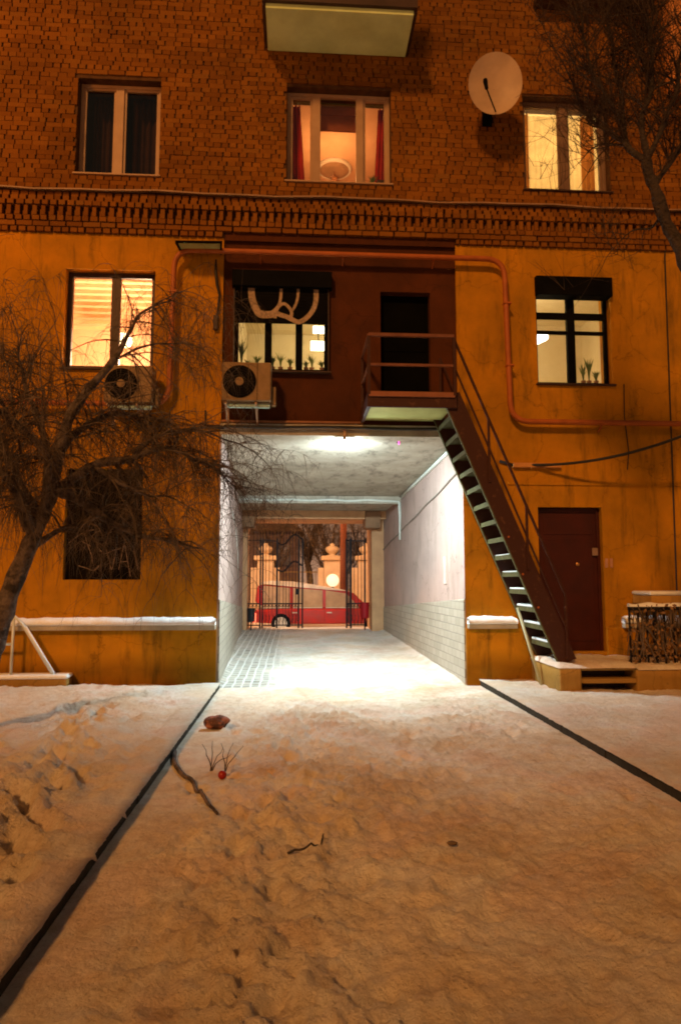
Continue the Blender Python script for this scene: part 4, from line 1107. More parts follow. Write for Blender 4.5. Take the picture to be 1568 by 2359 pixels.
mb = MB(); mb.quad((-60, -30, -.12), (60, -30, -.12), (60, 120, -.12), (-60, 120, -.12)); struct(mb.build('ground', M_STREET))
mb = MB(); mb.quad((-40, 8.9, .03), (40, 8.9, .03), (40, 19, .03), (-40, 19, .03)); struct(mb.build('street', M_STREET))

# loose things lying on the snow
def limb(pts, rs, n=5):
    P = [Vector(p) for p in pts]; Q = []; RS = []
    for i in range(len(P)-1):
        p0, p1, p2, p3 = P[max(i-1, 0)], P[i], P[i+1], P[min(i+2, len(P)-1)]
        for k in range(n):
            t = k/n; Q.append(.5*((2*p1)+(p2-p0)*t+(2*p0-5*p1+4*p2-p3)*t*t+(3*p1-p0-3*p2+p3)*t**3)); RS.append(rs[i]+(rs[i+1]-rs[i])*t)
    Q.append(P[-1]); RS.append(rs[-1])
    return Q, RS
def rock(name, p, r, m, lab, cat):
    mb = MB(); n = 12
    prof = []
    me = bmesh.new(); bmesh.ops.create_icosphere(me, subdivisions=3, radius=1)
    for v in me.verts:
        k = 1+.28*noise.noise(v.co*1.5+Vector(p))+.10*noise.noise(v.co*5)
        v.co = Vector((v.co.x*r[0], v.co.y*r[1], v.co.z*r[2]))*k+Vector(p)
    mesh = bpy.data.meshes.new(name); me.to_mesh(mesh); me.free(); mesh.materials.append(m)
    o = bpy.data.objects.new(name, mesh); col.objects.link(o)
    return tag(o, lab, cat)
p = G(499, 1676, .03); rock('brick_lump', (p.x, p.y, .085), (.13, .10, .075), mat('broken_brick', (.34, .14, .09), (.10, .045, .03), scale=12, lo=.45, hi=.55, bump=.6), 'rough reddish brick lump lying on the snow near the left kerb', 'brick lump')
p = G(512, 1796, .02)
bl = bulb('red_ball', (p.x, p.y, .055), .035, mat('glossy_red', (.35, .02, .01), rough=.25, bump=0), 'small dark red ball half sunk in the snow beside a dry twig', 'ball', 1.)
p = G(1041, 1946, .01); rock('footprint_clod', (p.x, p.y, .02), (.032, .026, .010), mat('footprint_brown', (.20, .13, .07), (.10, .07, .04), scale=30), 'small dark clod put in as a footprint mark on the trodden road snow', 'clod')  # brown lump added in place of a dark footprint mark
def stick(pts, r, lab, n=6):
    mb = MB(); P = [G(u, v, .03) for u, v in pts]; P = limb(P, [1]*len(P), 4)[0]; P = [Vector((q.x, q.y, max(road_h(q.x, q.y), road_h(q.x, q.y-.03), road_h(q.x+.03, q.y), 0)+.012)) for q in P]
    rs = [r*(1-.6*i/(len(P)-1)) for i in range(len(P))]; mb.tube(P, rs, n); return tag(mb.build('stick', M_BARK, smooth=True), lab, 'stick')
stick([(402, 1730), (401, 1752), (415, 1778), (440, 1800), (462, 1830), (480, 1855), (500, 1880)], .024, 'long bent grey stick lying on the snow by the left kerb')
stick([(662, 1972), (700, 1970), (730, 1962), (744, 1945), (742, 1930)], .008, 'thin hooked twig on the trodden snow in the middle of the road')
p0 = G(487, 1776, .03); tw = thing('dry_weed', 'leafless forked weed sticking up from the snow beside the red ball', 'weed', (p0.x, p0.y, .03)); mb = MB()
for base, dirs in (((0, 0), ((-.25, .9), (.05, 1), (.35, .8), (.6, .6))), ((.12, -.08), ((-.1, 1), (.2, 1), (.5, .9)))):
    for dx, dz in dirs:
        q = p0+Vector((base[0], base[1], 0)); pts = [q+Vector((dx*.28*s+random.uniform(-.01, .01), random.uniform(-.01, .01), dz*.26*s+.02*math.sin(s*5))) for s in (0, .25, .5, .75, 1)]
        mb.tube(pts, [.007, .005, .004, .003, .002], 4)
mb.build('stems', M_TWIGR, tw)

# white tubular frame on a low kerb at the left
fr = thing('tubular_frame', 'white snow-dusted tubular frame standing on a low ochre curb at the left edge', 'frame', (-3.6, -.3, .1))
yk = -.28
q = W(155, 1560, yk); zt_ = W(100, 1562, yk).z; zb2 = .05
mb = MB(); mb.box(-6, q.x, yk-.02, -.04, zb2, .20); mb.build('curb', M_STOOP, fr, bevel=.01)
mb = MB(); mb.box(-6, q.x+.01, yk-.035, -.04, .201, .262); mb.build('snow_cap', M_SNOWC, fr, bevel=.025)
def fp(u, v): return W(u, v, yk+.05)
mb = MB(); mb.tube([fp(33, 1418), fp(25, 1562)], .02, 10); mb.build('upright', M_CABLEW, fr, smooth=True)
mb = MB(); mb.tube([fp(34, 1420), fp(52, 1437), fp(126, 1560)], .022, 10); o = mb.build('brace', M_CABLEW, fr, smooth=True); sub(o)
a, b = fp(58, 1447), fp(122, 1553); mb = MB(); mb.tube([a+Vector((.01, 0, .016)), b+Vector((.01, 0, .016))], .02, 8); mb.build('snow_cap', M_SNOWC, o, smooth=True)
mb = MB(); mb.tube([fp(-120, 1486), fp(29, 1484)], .02, 10); mb.build('cross_bar', M_CABLEW, fr, smooth=True)

# ------------------------------------------------------------------ trees
def grow(mb, p, d, L, r, droop, wander, n, seg=3, rng=random):
    pts = [p.copy()]; rs = [r]; st_ = L/n; d = d.normalized()
    for i in range(n):
        d = (d+Vector((rng.uniform(-wander, wander), rng.uniform(-wander, wander), rng.uniform(-wander, wander)-droop))).normalized()
        p = p+d*st_; pts.append(p.copy()); rs.append(r*(1-.75*(i+1)/n))
    mb.tube(pts, rs, seg, cap=False); return pts
def tree(name, label, limbs, bark, twm, seed, sec, ter, droop, secL, terL, updir=0., r2=.012, r3=.0042, tr_seg=10):
    rng = random.Random(seed)
    base = limbs[0][0][0]
    t = thing(name, label, 'tree', tuple(base))
    mt, mc = MB(), MB()
    for pts, rs, dens in limbs:
        Q, RS = limb(pts, rs)
        Q = [q+Vector((noise.noise(q*4)*.03, noise.noise(q*4+Vector((9, 0, 0)))*.03, noise.noise(q*4+Vector((0, 9, 0)))*.03)) for q in Q]
        RS = [r_*(1+.28*noise.noise(q*9)) for r_, q in zip(RS, Q)]
        mt.tube(Q, RS, tr_seg)
        if not dens: continue
        Ltot = sum((Q[i+1]-Q[i]).length for i in range(len(Q)-1))
        for k in range(int(Ltot*sec*dens)):
            i = rng.randrange(max(1, len(Q)//6), len(Q)-1); p = Q[i].lerp(Q[i+1], rng.random())
            al = (Q[i+1]-Q[i]).normalized()
            d = Vector((rng.gauss(0, 1), rng.gauss(0, .8), rng.gauss(updir, .8)))+al*.8
            s = grow(mc, p, d, rng.uniform(*secL), min(r2, RS[i]*.7)*rng.uniform(.6, 1.1), droop*.35, .22, 7, 4, rng)
            for q in range(ter):
                j = rng.randrange(1, len(s)); dd = Vector((rng.gauss(0, .7), rng.gauss(0, .6), rng.gauss(updir*.8, .6)))
                s3 = grow(mc, s[j], dd, rng.uniform(*terL), r3*rng.uniform(.6, 1.2), droop, .16, 6, 3, rng)
                if rng.random() < .6:
                    grow(mc, s3[3], dd+Vector((rng.gauss(0, .6), rng.gauss(0, .6), 0)), rng.uniform(*terL)*.6, r3*.6, droop*1.2, .2, 4, 3, rng)
    mt.build('trunk', bark, t, smooth=True); o = mc.build('crown', twm, t); return t
def wy(*a): return [W(u, v, y) for u, v, y in a]
TL = [
 ([Vector((-3.62, -3.15, -.1))]+wy((-70, 1600, -3.1), (-30, 1520, -3.05), (0, 1430, -3), (38, 1330, -3), (78, 1235, -3), (108, 1165, -3), (130, 1128, -3)), [.20, .155, .14, .12, .10, .085, .072, .06], 0),
 (wy((130, 1128, -3), (185, 1150, -2.9), (240, 1195, -2.8), (310, 1228, -2.7), (400, 1250, -2.6), (470, 1262, -2.5)), [.07, .055, .042, .03, .02, .008], .6),
 (wy((108, 1165, -3), (128, 1080, -3), (165, 950, -2.9), (215, 885, -2.8), (262, 830, -2.7), (298, 772, -2.6), (325, 722, -2.5), (400, 690, -2.3)), [.07, .062, .055, .045, .036, .026, .018, .006], .55),
 (wy((78, 1235, -3), (50, 1150, -3.2), (10, 1090, -3.4), (-50, 1040, -3.5)), [.07, .05, .04, .02], 1.2),
 (wy((130, 1128, -3), (215, 1072, -2.8), (300, 1056, -2.6), (380, 1030, -2.4), (440, 1052, -2.2), (500, 1085, -2.0), (545, 1130, -1.9)), [.06, .05, .04, .03, .02, .013, .006], 1.3),
 (wy((100, 1180, -3), (112, 1060, -3.3), (60, 990, -3.5), (0, 950, -3.6), (-60, 940, -3.7)), [.05, .04, .034, .026, .015], 1.5),
 (wy((125, 1135, -3), (100, 1000, -2.8), (70, 920, -2.7), (50, 850, -2.6), (30, 800, -2.6)), [.05, .036, .026, .015, .006], 1.1),
 (wy((300, 1056, -2.6), (340, 1020, -2.5), (400, 992, -2.3), (470, 995, -2.1), (540, 1018, -1.9), (600, 1050, -1.8)), [.03, .025, .02, .014, .009, .004], .8),
 (wy((60, 1270, -3), (130, 1222, -2.9), (200, 1202, -2.8), (245, 1170, -2.7), (300, 1160, -2.6)), [.04, .028, .022, .014, .005], .9),
 (wy((130, 1060, -3), (190, 985, -2.7), (260, 955, -2.5), (330, 960, -2.3), (400, 975, -2.1)), [.045, .036, .028, .02, .008], 1.5),
 (wy((90, 1190, -3), (40, 1100, -2.7), (0, 1010, -2.6), (-40, 900, -2.6)), [.05, .04, .03, .015], 1.5),
 (wy((165, 1050, -2.9), (158, 940, -2.8), (136, 800, -2.7), (116, 700, -2.6), (100, 640, -2.6)), [.012, .009, .006, .004, .002], .12),
 (wy((80, 980, -2.9), (66, 900, -2.8), (70, 820, -2.7), (40, 740, -2.6), (20, 680, -2.6)), [.012, .009, .006, .004, .002], .3),
 (wy((30, 930, -2.9), (20, 850, -2.8), (-5, 790, -2.7), (-30, 700, -2.6)), [.012, .009, .006, .003], .3),
 (wy((100, 960, -3.1), (96, 860, -3.1), (90, 760, -3.1), (104, 700, -3.1)), [.010, .007, .004, .002], .2),
 (wy((260, 830, -2.7), (330, 800, -2.5), (400, 790, -2.3), (460, 800, -2.2)), [.018, .012, .008, .003], .9),
 (wy((325, 722, -2.5), (360, 700, -2.4), (420, 672, -2.2), (470, 690, -2.1), (500, 730, -2.0)), [.012, .009, .006, .004, .002], .7),
 (wy((215, 1072, -2.8), (270, 1110, -2.9), (330, 1140, -2.8), (400, 1150, -2.6), (450, 1180, -2.5)), [.03, .02, .014, .009, .004], 1.),
]
tree('weeping_tree', 'gnarled bare weeping tree leaning in from the left edge before the facade', TL, M_BARK, M_TWIG, 3, 25, 10, .44, (.35, 1.0), (.15, .7), r2=.012, r3=.0032)
# a few long straight water shoots
TR = [
 ([Vector((5.0, -4.5, -.1)), Vector((4.86, -4.42, 1.0)), Vector((4.62, -4.33, 2.3))]+wy((1680, 900, -4.2), (1630, 720, -4.1), (1568, 580, -4), (1528, 495, -4), (1506, 432, -4), (1484, 368, -4)), [.19, .15, .13, .11, .09, .07, .058, .052, .046], 0),
 (wy((1484, 368, -4), (1440, 330, -3.9), (1432, 250, -3.8), (1415, 160, -3.7), (1400, 60, -3.6), (1395, -60, -3.5)), [.042, .034, .026, .02, .014, .008], 1.0),
 (wy((1490, 385, -4), (1478, 290, -4.1), (1500, 190, -4.2), (1495, 80, -4.3), (1510, -60, -4.3)), [.036, .028, .022, .016, .008], 1.2),
 (wy((1440, 330, -3.9), (1390, 300, -3.7), (1350, 270, -3.5), (1300, 150, -3.4), (1250, 60, -3.3)), [.022, .016, .012, .008, .004], .9),
 (wy((1484, 368, -4), (1540, 250, -4.2), (1570, 120, -4.3), (1600, 0, -4.3)), [.03, .022, .015, .008], 1.2),
 (wy((1445, 335, -3.9), (1400, 330, -3.7), (1360, 340, -3.5), (1330, 375, -3.4)), [.014, .010, .007, .003], 1.3),
 (wy((1500, 200, -4.2), (1470, 120, -4.1), (1450, 40, -4.0), (1450, -60, -4.0)), [.018, .013, .009, .004], 1.2),
 (wy((1528, 495, -4), (1500, 520, -3.8), (1450, 535, -3.7), (1400, 590, -3.6), (1370, 640, -3.6)), [.016, .011, .007, .004, .002], .35),
 (wy((1506, 432, -4), (1560, 350, -3.8), (1600, 280, -3.7)), [.03, .018, .01], 1.2),
 (wy((1435, 280, -3.8), (1370, 180, -3.9), (1345, 80, -4.0), (1330, -40, -4.0)), [.02, .014, .009, .004], 1.1),
]
tree('bare_tree', 'bare tree with a dark curved trunk and upswept twigs at the upper right', TR, M_BARKR, M_TWIGR, 9, 22, 8, -.03, (.3, .8), (.2, .55), updir=1.1, r2=.010, r3=.0036)

# ------------------------------------------------------------------ far end: gates, bins, street
YG = 8.25
def gw(zx, zy, y=YG): return W((940+zx*.3827)/1.7366, (2030+zy*.3827)/1.7366, y)
zbot, ztop, ztip, zmid = gw(600, 1238).z, gw(600, 335).z, gw(600, 250).z, gw(600, 1005).z
def gate(lab, xs, posts, wavy=False, lock=False, y=YG, slant=0.):
    t = thing('iron_gate', lab, 'gate', (gw((xs[0]+xs[-1])/2, 1238).x, y, zbot), 'wrought iron gate panels at the passage end')
    x0, x1 = gw(posts[0], 800, y).x, gw(posts[-1], 800, y).x
    for zx, r in [(p_, .022) for p_ in posts]:
        x = gw(zx, 800, y).x; yy = y+slant*(x-x0); mb = MB(); mb.box(x-r, x+r, yy-r, yy+r, zbot-.06, ztop+.02); mb.build('gate_post', M_IRON, t)
    mb = MB(); bx = [gw(zx, 800, y).x for zx in xs]
    for x in bx:
        yy = y+slant*(x-x0); mb.box(x-.008, x+.008, yy-.008, yy+.008, zbot, ztip-.08)
        mb.tube([(x, yy, ztip-.09), (x, yy, ztip-.06), (x, yy, ztip+.02)], [.008, .017, .001], 5)
    mb.build('picket', M_IRON, t); 
    for zz in (zbot+.02, zmid): mb = MB(); mb.bar((x0, y, zz), (x1, y+slant*(x1-x0), zz), .025, .03); mb.build('rail', M_IRON, t)
    if wavy:
        for dz in (0, -.72):
            mb = MB(); xx0 = gw(440, 0).x; n = 16
            mb.tube([Vector((xx0+(x1-xx0)*i/n, y, ztop-.06+dz-.12*math.sin(2.2*PI*i/n)*(1-.2*i/n)+.12*i/n)) for i in range(n+1)], .022, 6); mb.build('wavy_rail', M_IRON, t, smooth=True)
        mb = MB(); mb.bar((x0, y, ztop-.02), (xx0, y, ztop-.05), .03, .03); mb.build('rail', M_IRON, t)
    else:
        mb = MB(); mb.bar((x0, y, ztop-.03), (x1, y+slant*(x1-x0), ztop-.03), .03, .03); mb.build('rail', M_IRON, t)
    mb = MB()
    for a_, b_ in zip(bx, bx[1:]):
        if b_-a_ > .3: continue
        m_ = (a_+b_)/2
        mb.tube([(a_, y-.01, zbot+.06), (m_, y-.01, zbot+.30), (b_-.02, y-.01, zmid-.03)], .007, 4); mb.tube([(b_, y-.01, zbot+.06), (m_, y-.01, zbot+.16), (a_+.01, y-.01, zbot+.30)], .006, 4)
        mb.tube([(a_+(b_-a_)*(.5+.4*math.cos(q*PI/5)), y-.01, zmid+.0-.05+.035*math.sin(q*PI/5)) for q in range(11)], .006, 4)
    if mb.v: mb.build('scrollwork', M_IRON, t)
    if lock:
        p = gw(650, 880, y); mb = MB(); mb.box(p.x-.05, p.x+.05, y-.05, y+.02, p.z-.08, p.z+.08); mb.build('lock_box', M_IRON, t)
gate('narrow fixed iron gate panel at the left passage wall, behind the black bin', [110, 150, 190, 228, 262], [110, 265])
gate('wide iron gate leaf with a wavy top rail and a lock box', [290, 320, 357, 393, 432, 465, 505, 535, 567, 600, 635, 665], [290, 440, 665, 705], wavy=True, lock=True)
gate('opened iron gate leaf seen nearly edge-on right of the gap', [1168, 1180, 1192], [1165, 1205], y=YG-.05, slant=-1.2)
gate('narrow fixed iron gate panel at the right, behind the red bin', [1215, 1245, 1283, 1320, 1350], [1210, 1355])
def bin_(u0, u1, v0, v1, m, lab, name):
    a, b = W(u0, v1, YG-.18), W(u1, v0, YG-.18); cx = (a.x+b.x)/2; r = (b.x-a.x)/2
    t = thing(name, lab, 'bin', (cx, YG-.18, a.z))
    mb = MB(); h = b.z-a.z; mb.lathe((cx, YG-.18, a.z), [(r*.9, 0), (r*.94, .02), (r, h-.02), (r*1.05, h-.02), (r*1.05, h), (r*.93, h), (r*.85, .05)], 24); mb.build('bucket', m, t, smooth=False)
    mb = MB(); mb.tube([(cx-r*1.08, YG-.18, a.z+h*.8), (cx-r*1.08, YG-.02, a.z+h*.8)], .012, 6); mb.build('hanger', M_IRON, t); mb = MB(); mb.tube([(cx+r*1.08, YG-.18, a.z+h*.8), (cx+r*1.08, YG-.02, a.z+h*.8)], .012, 6); mb.build('hanger', M_IRON, t)
    mb = MB(); mb.tube([(cx, YG-.18, a.z), (cx, YG-.18, a.z-.35)], .018, 6); mb.build('stand', M_IRON, t)
bin_(569, 588, 1401, 1433, mat('black_enamel', (.02, .022, .025), rough=.3, bump=0), 'black cylindrical litter bin hanging by the left gate panel', 'litter_bin')
bin_(830, 850, 1388, 1424, mat('red_enamel', (.42, .012, .02), rough=.3, bump=0), 'red cylindrical litter bin hanging by the right gate panel', 'litter_bin')

# car crossing the street
YC = 10.9
def cw(u, v): return W(u, v, YC)
car = thing('passing_car', 'red car, roof coloured pale as a light trail, crossing the street beyond the gates', 'car', (1.2, YC+.8, .05))
x0 = cw(583, 1400).x
def cz(v): return cw(720, v).z
zr0, zr1, zw0, zw1 = cz(1338), cz(1352), cz(1375), cz(1398)
M_CARR = mat('red_car_paint', (.50, .022, .016), (.34, .035, .025), rough=.25, scale=4, detail=9, bump=0, spec=.7)
M_CARW = mat('pale_trail_paint', (.80, .70, .52), rough=.3, bump=0, spec=.6)  # pale colour stands in for white light trails on roof and side
zl = zw1-.05
def chaikin(P, n=2):
    for _ in range(n):
        Q = []
        for a_, b_ in zip(P, P[1:]+P[:1]):
            Q += [(a_[0]*.8+b_[0]*.2, a_[1]*.8+b_[1]*.2), (a_[0]*.2+b_[0]*.8, a_[1]*.2+b_[1]*.8)]
        P = Q
    return P
lower = [(x0+.05, .22), (x0+4.6, .22), (x0+4.7, .40), (x0+4.62, zl-.12), (x0+4.0, zl-.02), (x0+3.6, zl), (x0+.02, zl), (x0-.03, zl-.2), (x0-.02, .45)]
mb = MB(); mb.prism(chaikin(lower), YC, YC+1.7); mb.build('body', M_CARR, car, bevel=.05)
cab = [(x0+.03, zl+.001), (x0+3.75, zl+.001), (x0+3.35, zl+.2), (x0+3.05, zr1-.14), (x0+2.4, zr1-.06), (x0+.2, zr0-.10), (x0+.10, zr0-.2)]
mb = MB(); mb.prism(chaikin(cab), YC+.05, YC+1.65); mb.build('cabin', M_CARR, car, bevel=.04)
mb = MB(); mb.prism(chaikin([(x0+.10, zr0-.09), (x0+3.02, zr1-.15), (x0+2.45, zr1-.03), (x0+1.2, zr0-.02), (x0+.28, zr0-.0)]), YC+.03, YC+1.67); mb.build('roof', M_CARW, car, bevel=.03)
def ztop(x): return zr0-.13+(zr1-zr0-.03)*(x-x0)/3.
M_CGL = mat('car_glass', (.50, .38, .24), rough=.06, bump=0, spec=1.)  # pale base colour stands in for sky and lamps mirrored in the glass
for a, b, s0, s1 in ((x0+.26, x0+1.12, .06, 0), (x0+1.22, x0+2.12, 0, 0), (x0+2.22, x0+3.25, 0, .38)):
    mb = MB(); mb.prism([(a, zl+.03), (b, zl+.03), (b-s1, ztop(b-s1)-.01-(.05 if s1 else 0)), (a+s0, ztop(a))], YC+.034, YC+.049); mb.build('side_window', M_CGL, car)
    mb = MB(); mb.bar((a, YC+.03, zl+.02), (b, YC+.03, zl+.02), .012, .018); mb.build('window_trim', M_CABLEW, car)
mb = MB(); mb.prism([(x0+3.35, zl+.04), (x0+3.62, zl+.04), (x0+3.32, zl+.22), (x0+3.12, zl+.30)], YC+.20, YC+1.5); mb.build('windscreen', M_CGL, car)
mb = MB(); mb.box(x0+3.22, x0+3.36, YC-.14, YC-.0, zl+.04, zl+.15); mb.build('wing_mirror', M_CARR, car, bevel=.03)
for xw in (x0+.85, x0+3.75):
    mb = MB(); mb.lathe((xw, YC-.02, .25), [(.28, 0), (.30, .03), (.30, .2), (.2, .21)], 26, 'y'); wl = mb.build('wheel', M_BLACK, car); sub(wl)
    mb = MB(); mb.lathe((xw, YC-.03, .25), [(.05, 0), (.19, .006), (.19, .009)], 20, 'y'); mb.build('rim', M_CABLEW, wl)
mb = MB(); mb.box(x0-.04, x0+.10, YC-.012, YC+.25, zl-.42, zl-.14); mb.build('tail_light', emis('tail_lamp', (1, .10, .05), 4), car, bevel=.01)
mb = MB(); mb.box(x0+4.5, x0+4.68, YC-.01, YC+.25, .5, .66); mb.build('headlight', emis('head_lamp', (1, .9, .7), 3), car, bevel=.01)
mb = MB(); mb.box(x0+1.3, x0+3.2, YC-.018, YC-.001, zl-.62, zl-.58); mb.build('side_strip', M_CARW, car)
for xd in (x0+1.2, x0+2.25): mb = MB(); mb.box(xd, xd+.15, YC-.025, YC-.001, zl-.14, zl-.11); mb.build('door_handle', M_CABLEW, car)
for xd in (x0+1.18, x0+2.18, x0+3.2): mb = MB(); mb.box(xd, xd+.008, YC-.003, YC-.0005, .3, zl-.02); mb.build('door_seam', M_BLACK, car)

# park gate pillars with urns across the street
def urn_pillar(u, lab, Y=19.5, s=1.):
    p = W(u, 1290, Y); k = s
    t = thing('urn_pillar', lab, 'pillar', (p.x, Y, 0), 'stone pillars with urns across the street')
    zt2 = W(765, 1291, Y).z; zc = W(765, 1281, Y).z
    w = .36*k; mb = MB(); mb.box(p.x-w, p.x+w, Y-w, Y+w, 0, zt2); mb.build('shaft', M_URN, t, bevel=.02)
    for e_ in (p.x-w-.26, p.x+w): mb = MB(); mb.box(e_, e_+.26, Y-.2, Y+.2, 0, zt2-.32); mb.build('side_pier', M_URN, t, bevel=.02)
    mb = MB(); mb.box(p.x-w-.12, p.x+w+.12, Y-w-.12, Y+w+.12, zt2+.001, zc); mb.build('capital', M_URN, t, bevel=.03)
    h = W(765, 1251, Y).z-zc
    mb = MB(); mb.lathe((p.x, Y, zc+.001), [(r*k, z*h) for r, z in ((.26, 0), (.26, .05), (.12, .10), (.12, .16), (.22, .26), (.28, .42), (.30, .58), (.26, .62), (.27, .66), (.20, .72), (.10, .80), (.09, .84), (.12, .90), (.04, .97), (.01, 1.0))], 24); mb.build('urn', M_URN, t, smooth=True)
urn_pillar(765, 'cream stone pillar with an urn standing alone in the gate gap')
urn_pillar(612, 'cream stone pillar with an urn behind the wide gate leaf')
urn_pillar(842, 'cream stone pillar with an urn behind the right gate panel')
fn = thing('park_fence', 'ornate dark park fence between the urn pillars across the street', 'fence', (0, 19.6, 0))
mb = MB()
for i in range(60):
    x = -6+i*.2; mb.box(x-.012, x+.012, 19.6, 19.62, .5, 1.95)
    if i % 2: mb.tube([(x+.1*math.cos(q*PI/5), 19.6, 1.55+.1*math.sin(q*PI/5)) for q in range(11)], .012, 4)
mb.bar((-6, 19.61, 1.9), (6, 19.61, 1.9), .03, .04); mb.bar((-6, 19.61, 1.3), (6, 19.61, 1.3), .03, .04); mb.build('fence_bars', mat('gold_green_iron', (.22, .15, .05)), fn)
mb = MB(); mb.box(-8, 8, 19.45, 19.75, 0, .5); mb.build('fence_base', M_URN, fn)
p = W(766, 1337, 17.5); g = thing('globe_lamp', 'white globe lamp on a short post in front of the lone urn pillar', 'lamp', (p.x, 17.5, 0))
mb = MB(); mb.lathe((p.x, 17.5, p.z), [(.01, -.26)]+[(.26*math.cos(R(a)), .26*math.sin(R(a))) for a in range(-75, 76, 15)]+[(.01, .26)], 20); mb.build('globe', emis('globe_glow', (1, .75, .5), 1.1), g, smooth=True)
mb = MB(); mb.tube([(p.x, 17.5, 0), (p.x, 17.5, p.z-.25)], .05, 10); mb.build('post', M_IRON, g)
p = W(791, 1300, 14.2)
mb = MB(); mb.tube([(p.x, 14.2, 0), (p.x, 14.2, 3), (p.x, 14.2, 8)], [.14, .12, .10], 14); tag(mb.build('lamp_post', mat('rusty_pole', (.22, .07, .03)), smooth=True), 'thick rust-brown pole across the street right of the lone urn', 'pole')
# trees of the park
for k, (x, y, h, lab) in enumerate(((-1.2, 24, 8, 'bare park tree seen through the middle of the passage'), (.6, 26, 9, 'bare park tree left of the lone urn pillar'), (1.6, 23, 8, 'slim bare park tree just behind the lone urn pillar'), (3.4, 25, 9, 'bare park tree right of the brown pole'), (2.4, 29, 10, 'farther bare park tree behind the urn pillars'))):
    rng = random.Random(40+k); L = []
    tr_ = [Vector((x, y, 0)), Vector((x+.1, y, 1.2)), Vector((x-.05, y, 2.6))]
    L.append((tr_, [.2, .17, .13], 0))
    for q in range(8):
        a = rng.uniform(0, 2*PI); b0 = Vector((x, y, rng.uniform(1.2, 2.6))); e = b0+Vector((math.cos(a)*rng.uniform(.8, 1.8), math.sin(a)*.8, rng.uniform(1.5, 3.5)))
        L.append(([b0, b0.lerp(e, .5)+Vector((rng.uniform(-.2, .2), 0, .1)), e], [.07, .045, .012], .8))
    tree('park_tree', lab, L, M_BARK, M_TWIG, 60+k, 7, 5, .03, (.5, 1.3), (.3, .9), updir=.7, r2=.022, r3=.010, tr_seg=7)
# pale house far behind the park
hb = thing('far_house', 'dull mauve house front far behind the park trees', 'building', (-4, 42, 0))
mb = MB(); mb.box(-9, .2, 42, 50, 0, 5.2); mb.build('wall', mat('mauve_render', (.18, .13, .15)), hb)
mb = MB(); mb.prism([(-9.3, 5.201), (.5, 5.201), (-1.5, 7), (-7.3, 7)], 41.7, 50.3); mb.build('roof', mat('dark_roof', (.10, .07, .07)), hb)
for i in range(5):
    mb = MB(); mb.box(-8.2+i*1.7, -7.3+i*1.7, 41.93, 41.999, 2.6, 4.2); mb.build('window', mat('dark_glass', (.06, .05, .07), rough=.2, bump=0), hb)

# ------------------------------------------------------------------ light
w = bpy.data.worlds.new('World'); sc.world = w; w.use_nodes = True
nt = w.node_tree; nt.nodes.clear()
out = nt.nodes.new('ShaderNodeOutputWorld'); bg = nt.nodes.new('ShaderNodeBackground')
tc = nt.nodes.new('ShaderNodeTexCoord'); sp = nt.nodes.new('ShaderNodeSeparateXYZ'); nt.links.new(tc.outputs['Generated'], sp.inputs[0])
r = ramp(nt, sp.outputs['Z'], [(0., (.46, .24, .14)), (.12, (.20, .105, .06)), (.4, (.060, .042, .028)), (1., (.048, .038, .028))])
nt.links.new(r.outputs[0], bg.inputs[0]); bg.inputs[1].default_value = 1.0
nt.links.new(bg.outputs[0], out.inputs[0])

sun = bpy.data.lights.new('sodium_glow', 'SUN'); sun.energy = 2.1; sun.angle = R(6); sun.color = (1, .42, .11)
so = bpy.data.objects.new('sodium_glow', sun); col.objects.link(so)
el, az = R(34), R(25)          # from the upper left, behind the camera
d = Vector((math.sin(az)*math.cos(el), math.cos(az)*math.cos(el), -math.sin(el)))
so.rotation_euler = d.to_track_quat('-Z', 'Y').to_euler()

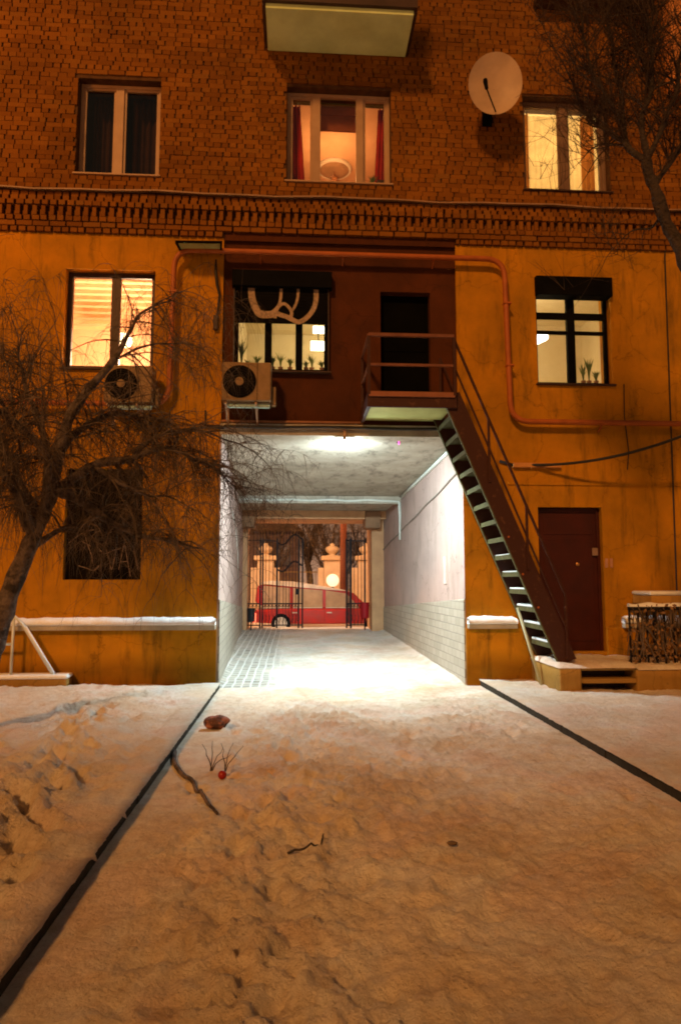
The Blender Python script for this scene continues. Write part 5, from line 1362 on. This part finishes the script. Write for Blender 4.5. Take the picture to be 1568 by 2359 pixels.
ar = bpy.data.lights.new('passage_flood', 'AREA'); ar.shape = 'RECTANGLE'; ar.size = .22; ar.size_y = .13; ar.energy = 520; ar.color = (.78, .96, 1.0)
ao = bpy.data.objects.new('passage_flood', ar); col.objects.link(ao); ao.location = (LMP.x, .03, 3.675)
ao.rotation_euler = Vector((0, .58, -1)).to_track_quat('-Z', 'Y').to_euler()
plight('lamp_halo', (LMP.x, .18, 3.56), 34, (.86, .99, 1.0), .05)
plight('car_fill_light', (-2.2, 9.35, 5.6), 1700, (1, .60, .36), .2)  # added unseen light that brightens the near side of the car and the arch
plight('street_lamp_glow', (3.2, 14.6, 6.2), 800, (1, .45, .20), .25)
plight('street_lamp_glow_far', (-3.5, 15.5, 6.2), 900, (1, .50, .25), .25)
plight('sodium_lamp', (-8.2, -4.5, 9.0), 520, (1, .30, .02), .15)
plight('room_light_upper', (.6, 2.2, 9.2), 72, (1, .42, .13), .15)
plight('room_light_right', (4.3, 1.8, 8.9), 150, (1, .66, .28), .15)
plight('room_light_left', (-2.6, 1.6, 5.3), 540, (1, .68, .42), .15)
plight('room_light_office', (.9, 1.9, 6.2), 85, (1, .76, .38), .15)
plight('room_light_kitchen', (4.0, 1.6, 6.0), 80, (1, .74, .38), .15)

# ------------------------------------------------------------------ camera
cam = bpy.data.cameras.new('camera'); cam.sensor_fit = 'VERTICAL'; cam.sensor_height = 36; cam.lens = 36*F/2359.0
cam.clip_end = 400
co = bpy.data.objects.new('camera', cam); col.objects.link(co); co.location = (0, -DD, CZ)
fwd = Vector((math.sin(YAW)*math.cos(PITCH), math.cos(YAW)*math.cos(PITCH), math.sin(PITCH)))
co.rotation_euler = fwd.to_track_quat('-Z', 'Y').to_euler()
sc.camera = co
sc.view_settings.view_transform = 'Standard'; sc.view_settings.look = 'None'
sc.view_settings.exposure = 0; sc.view_settings.gamma = 1
sc.cycles.use_denoising = True; sc.cycles.denoising_prefilter = 'ACCURATE'; sc.cycles.filter_width = 1.9
sc.cycles.max_bounces = 8; sc.cycles.transparent_max_bounces = 8
sc.cycles.sample_clamp_indirect = 6
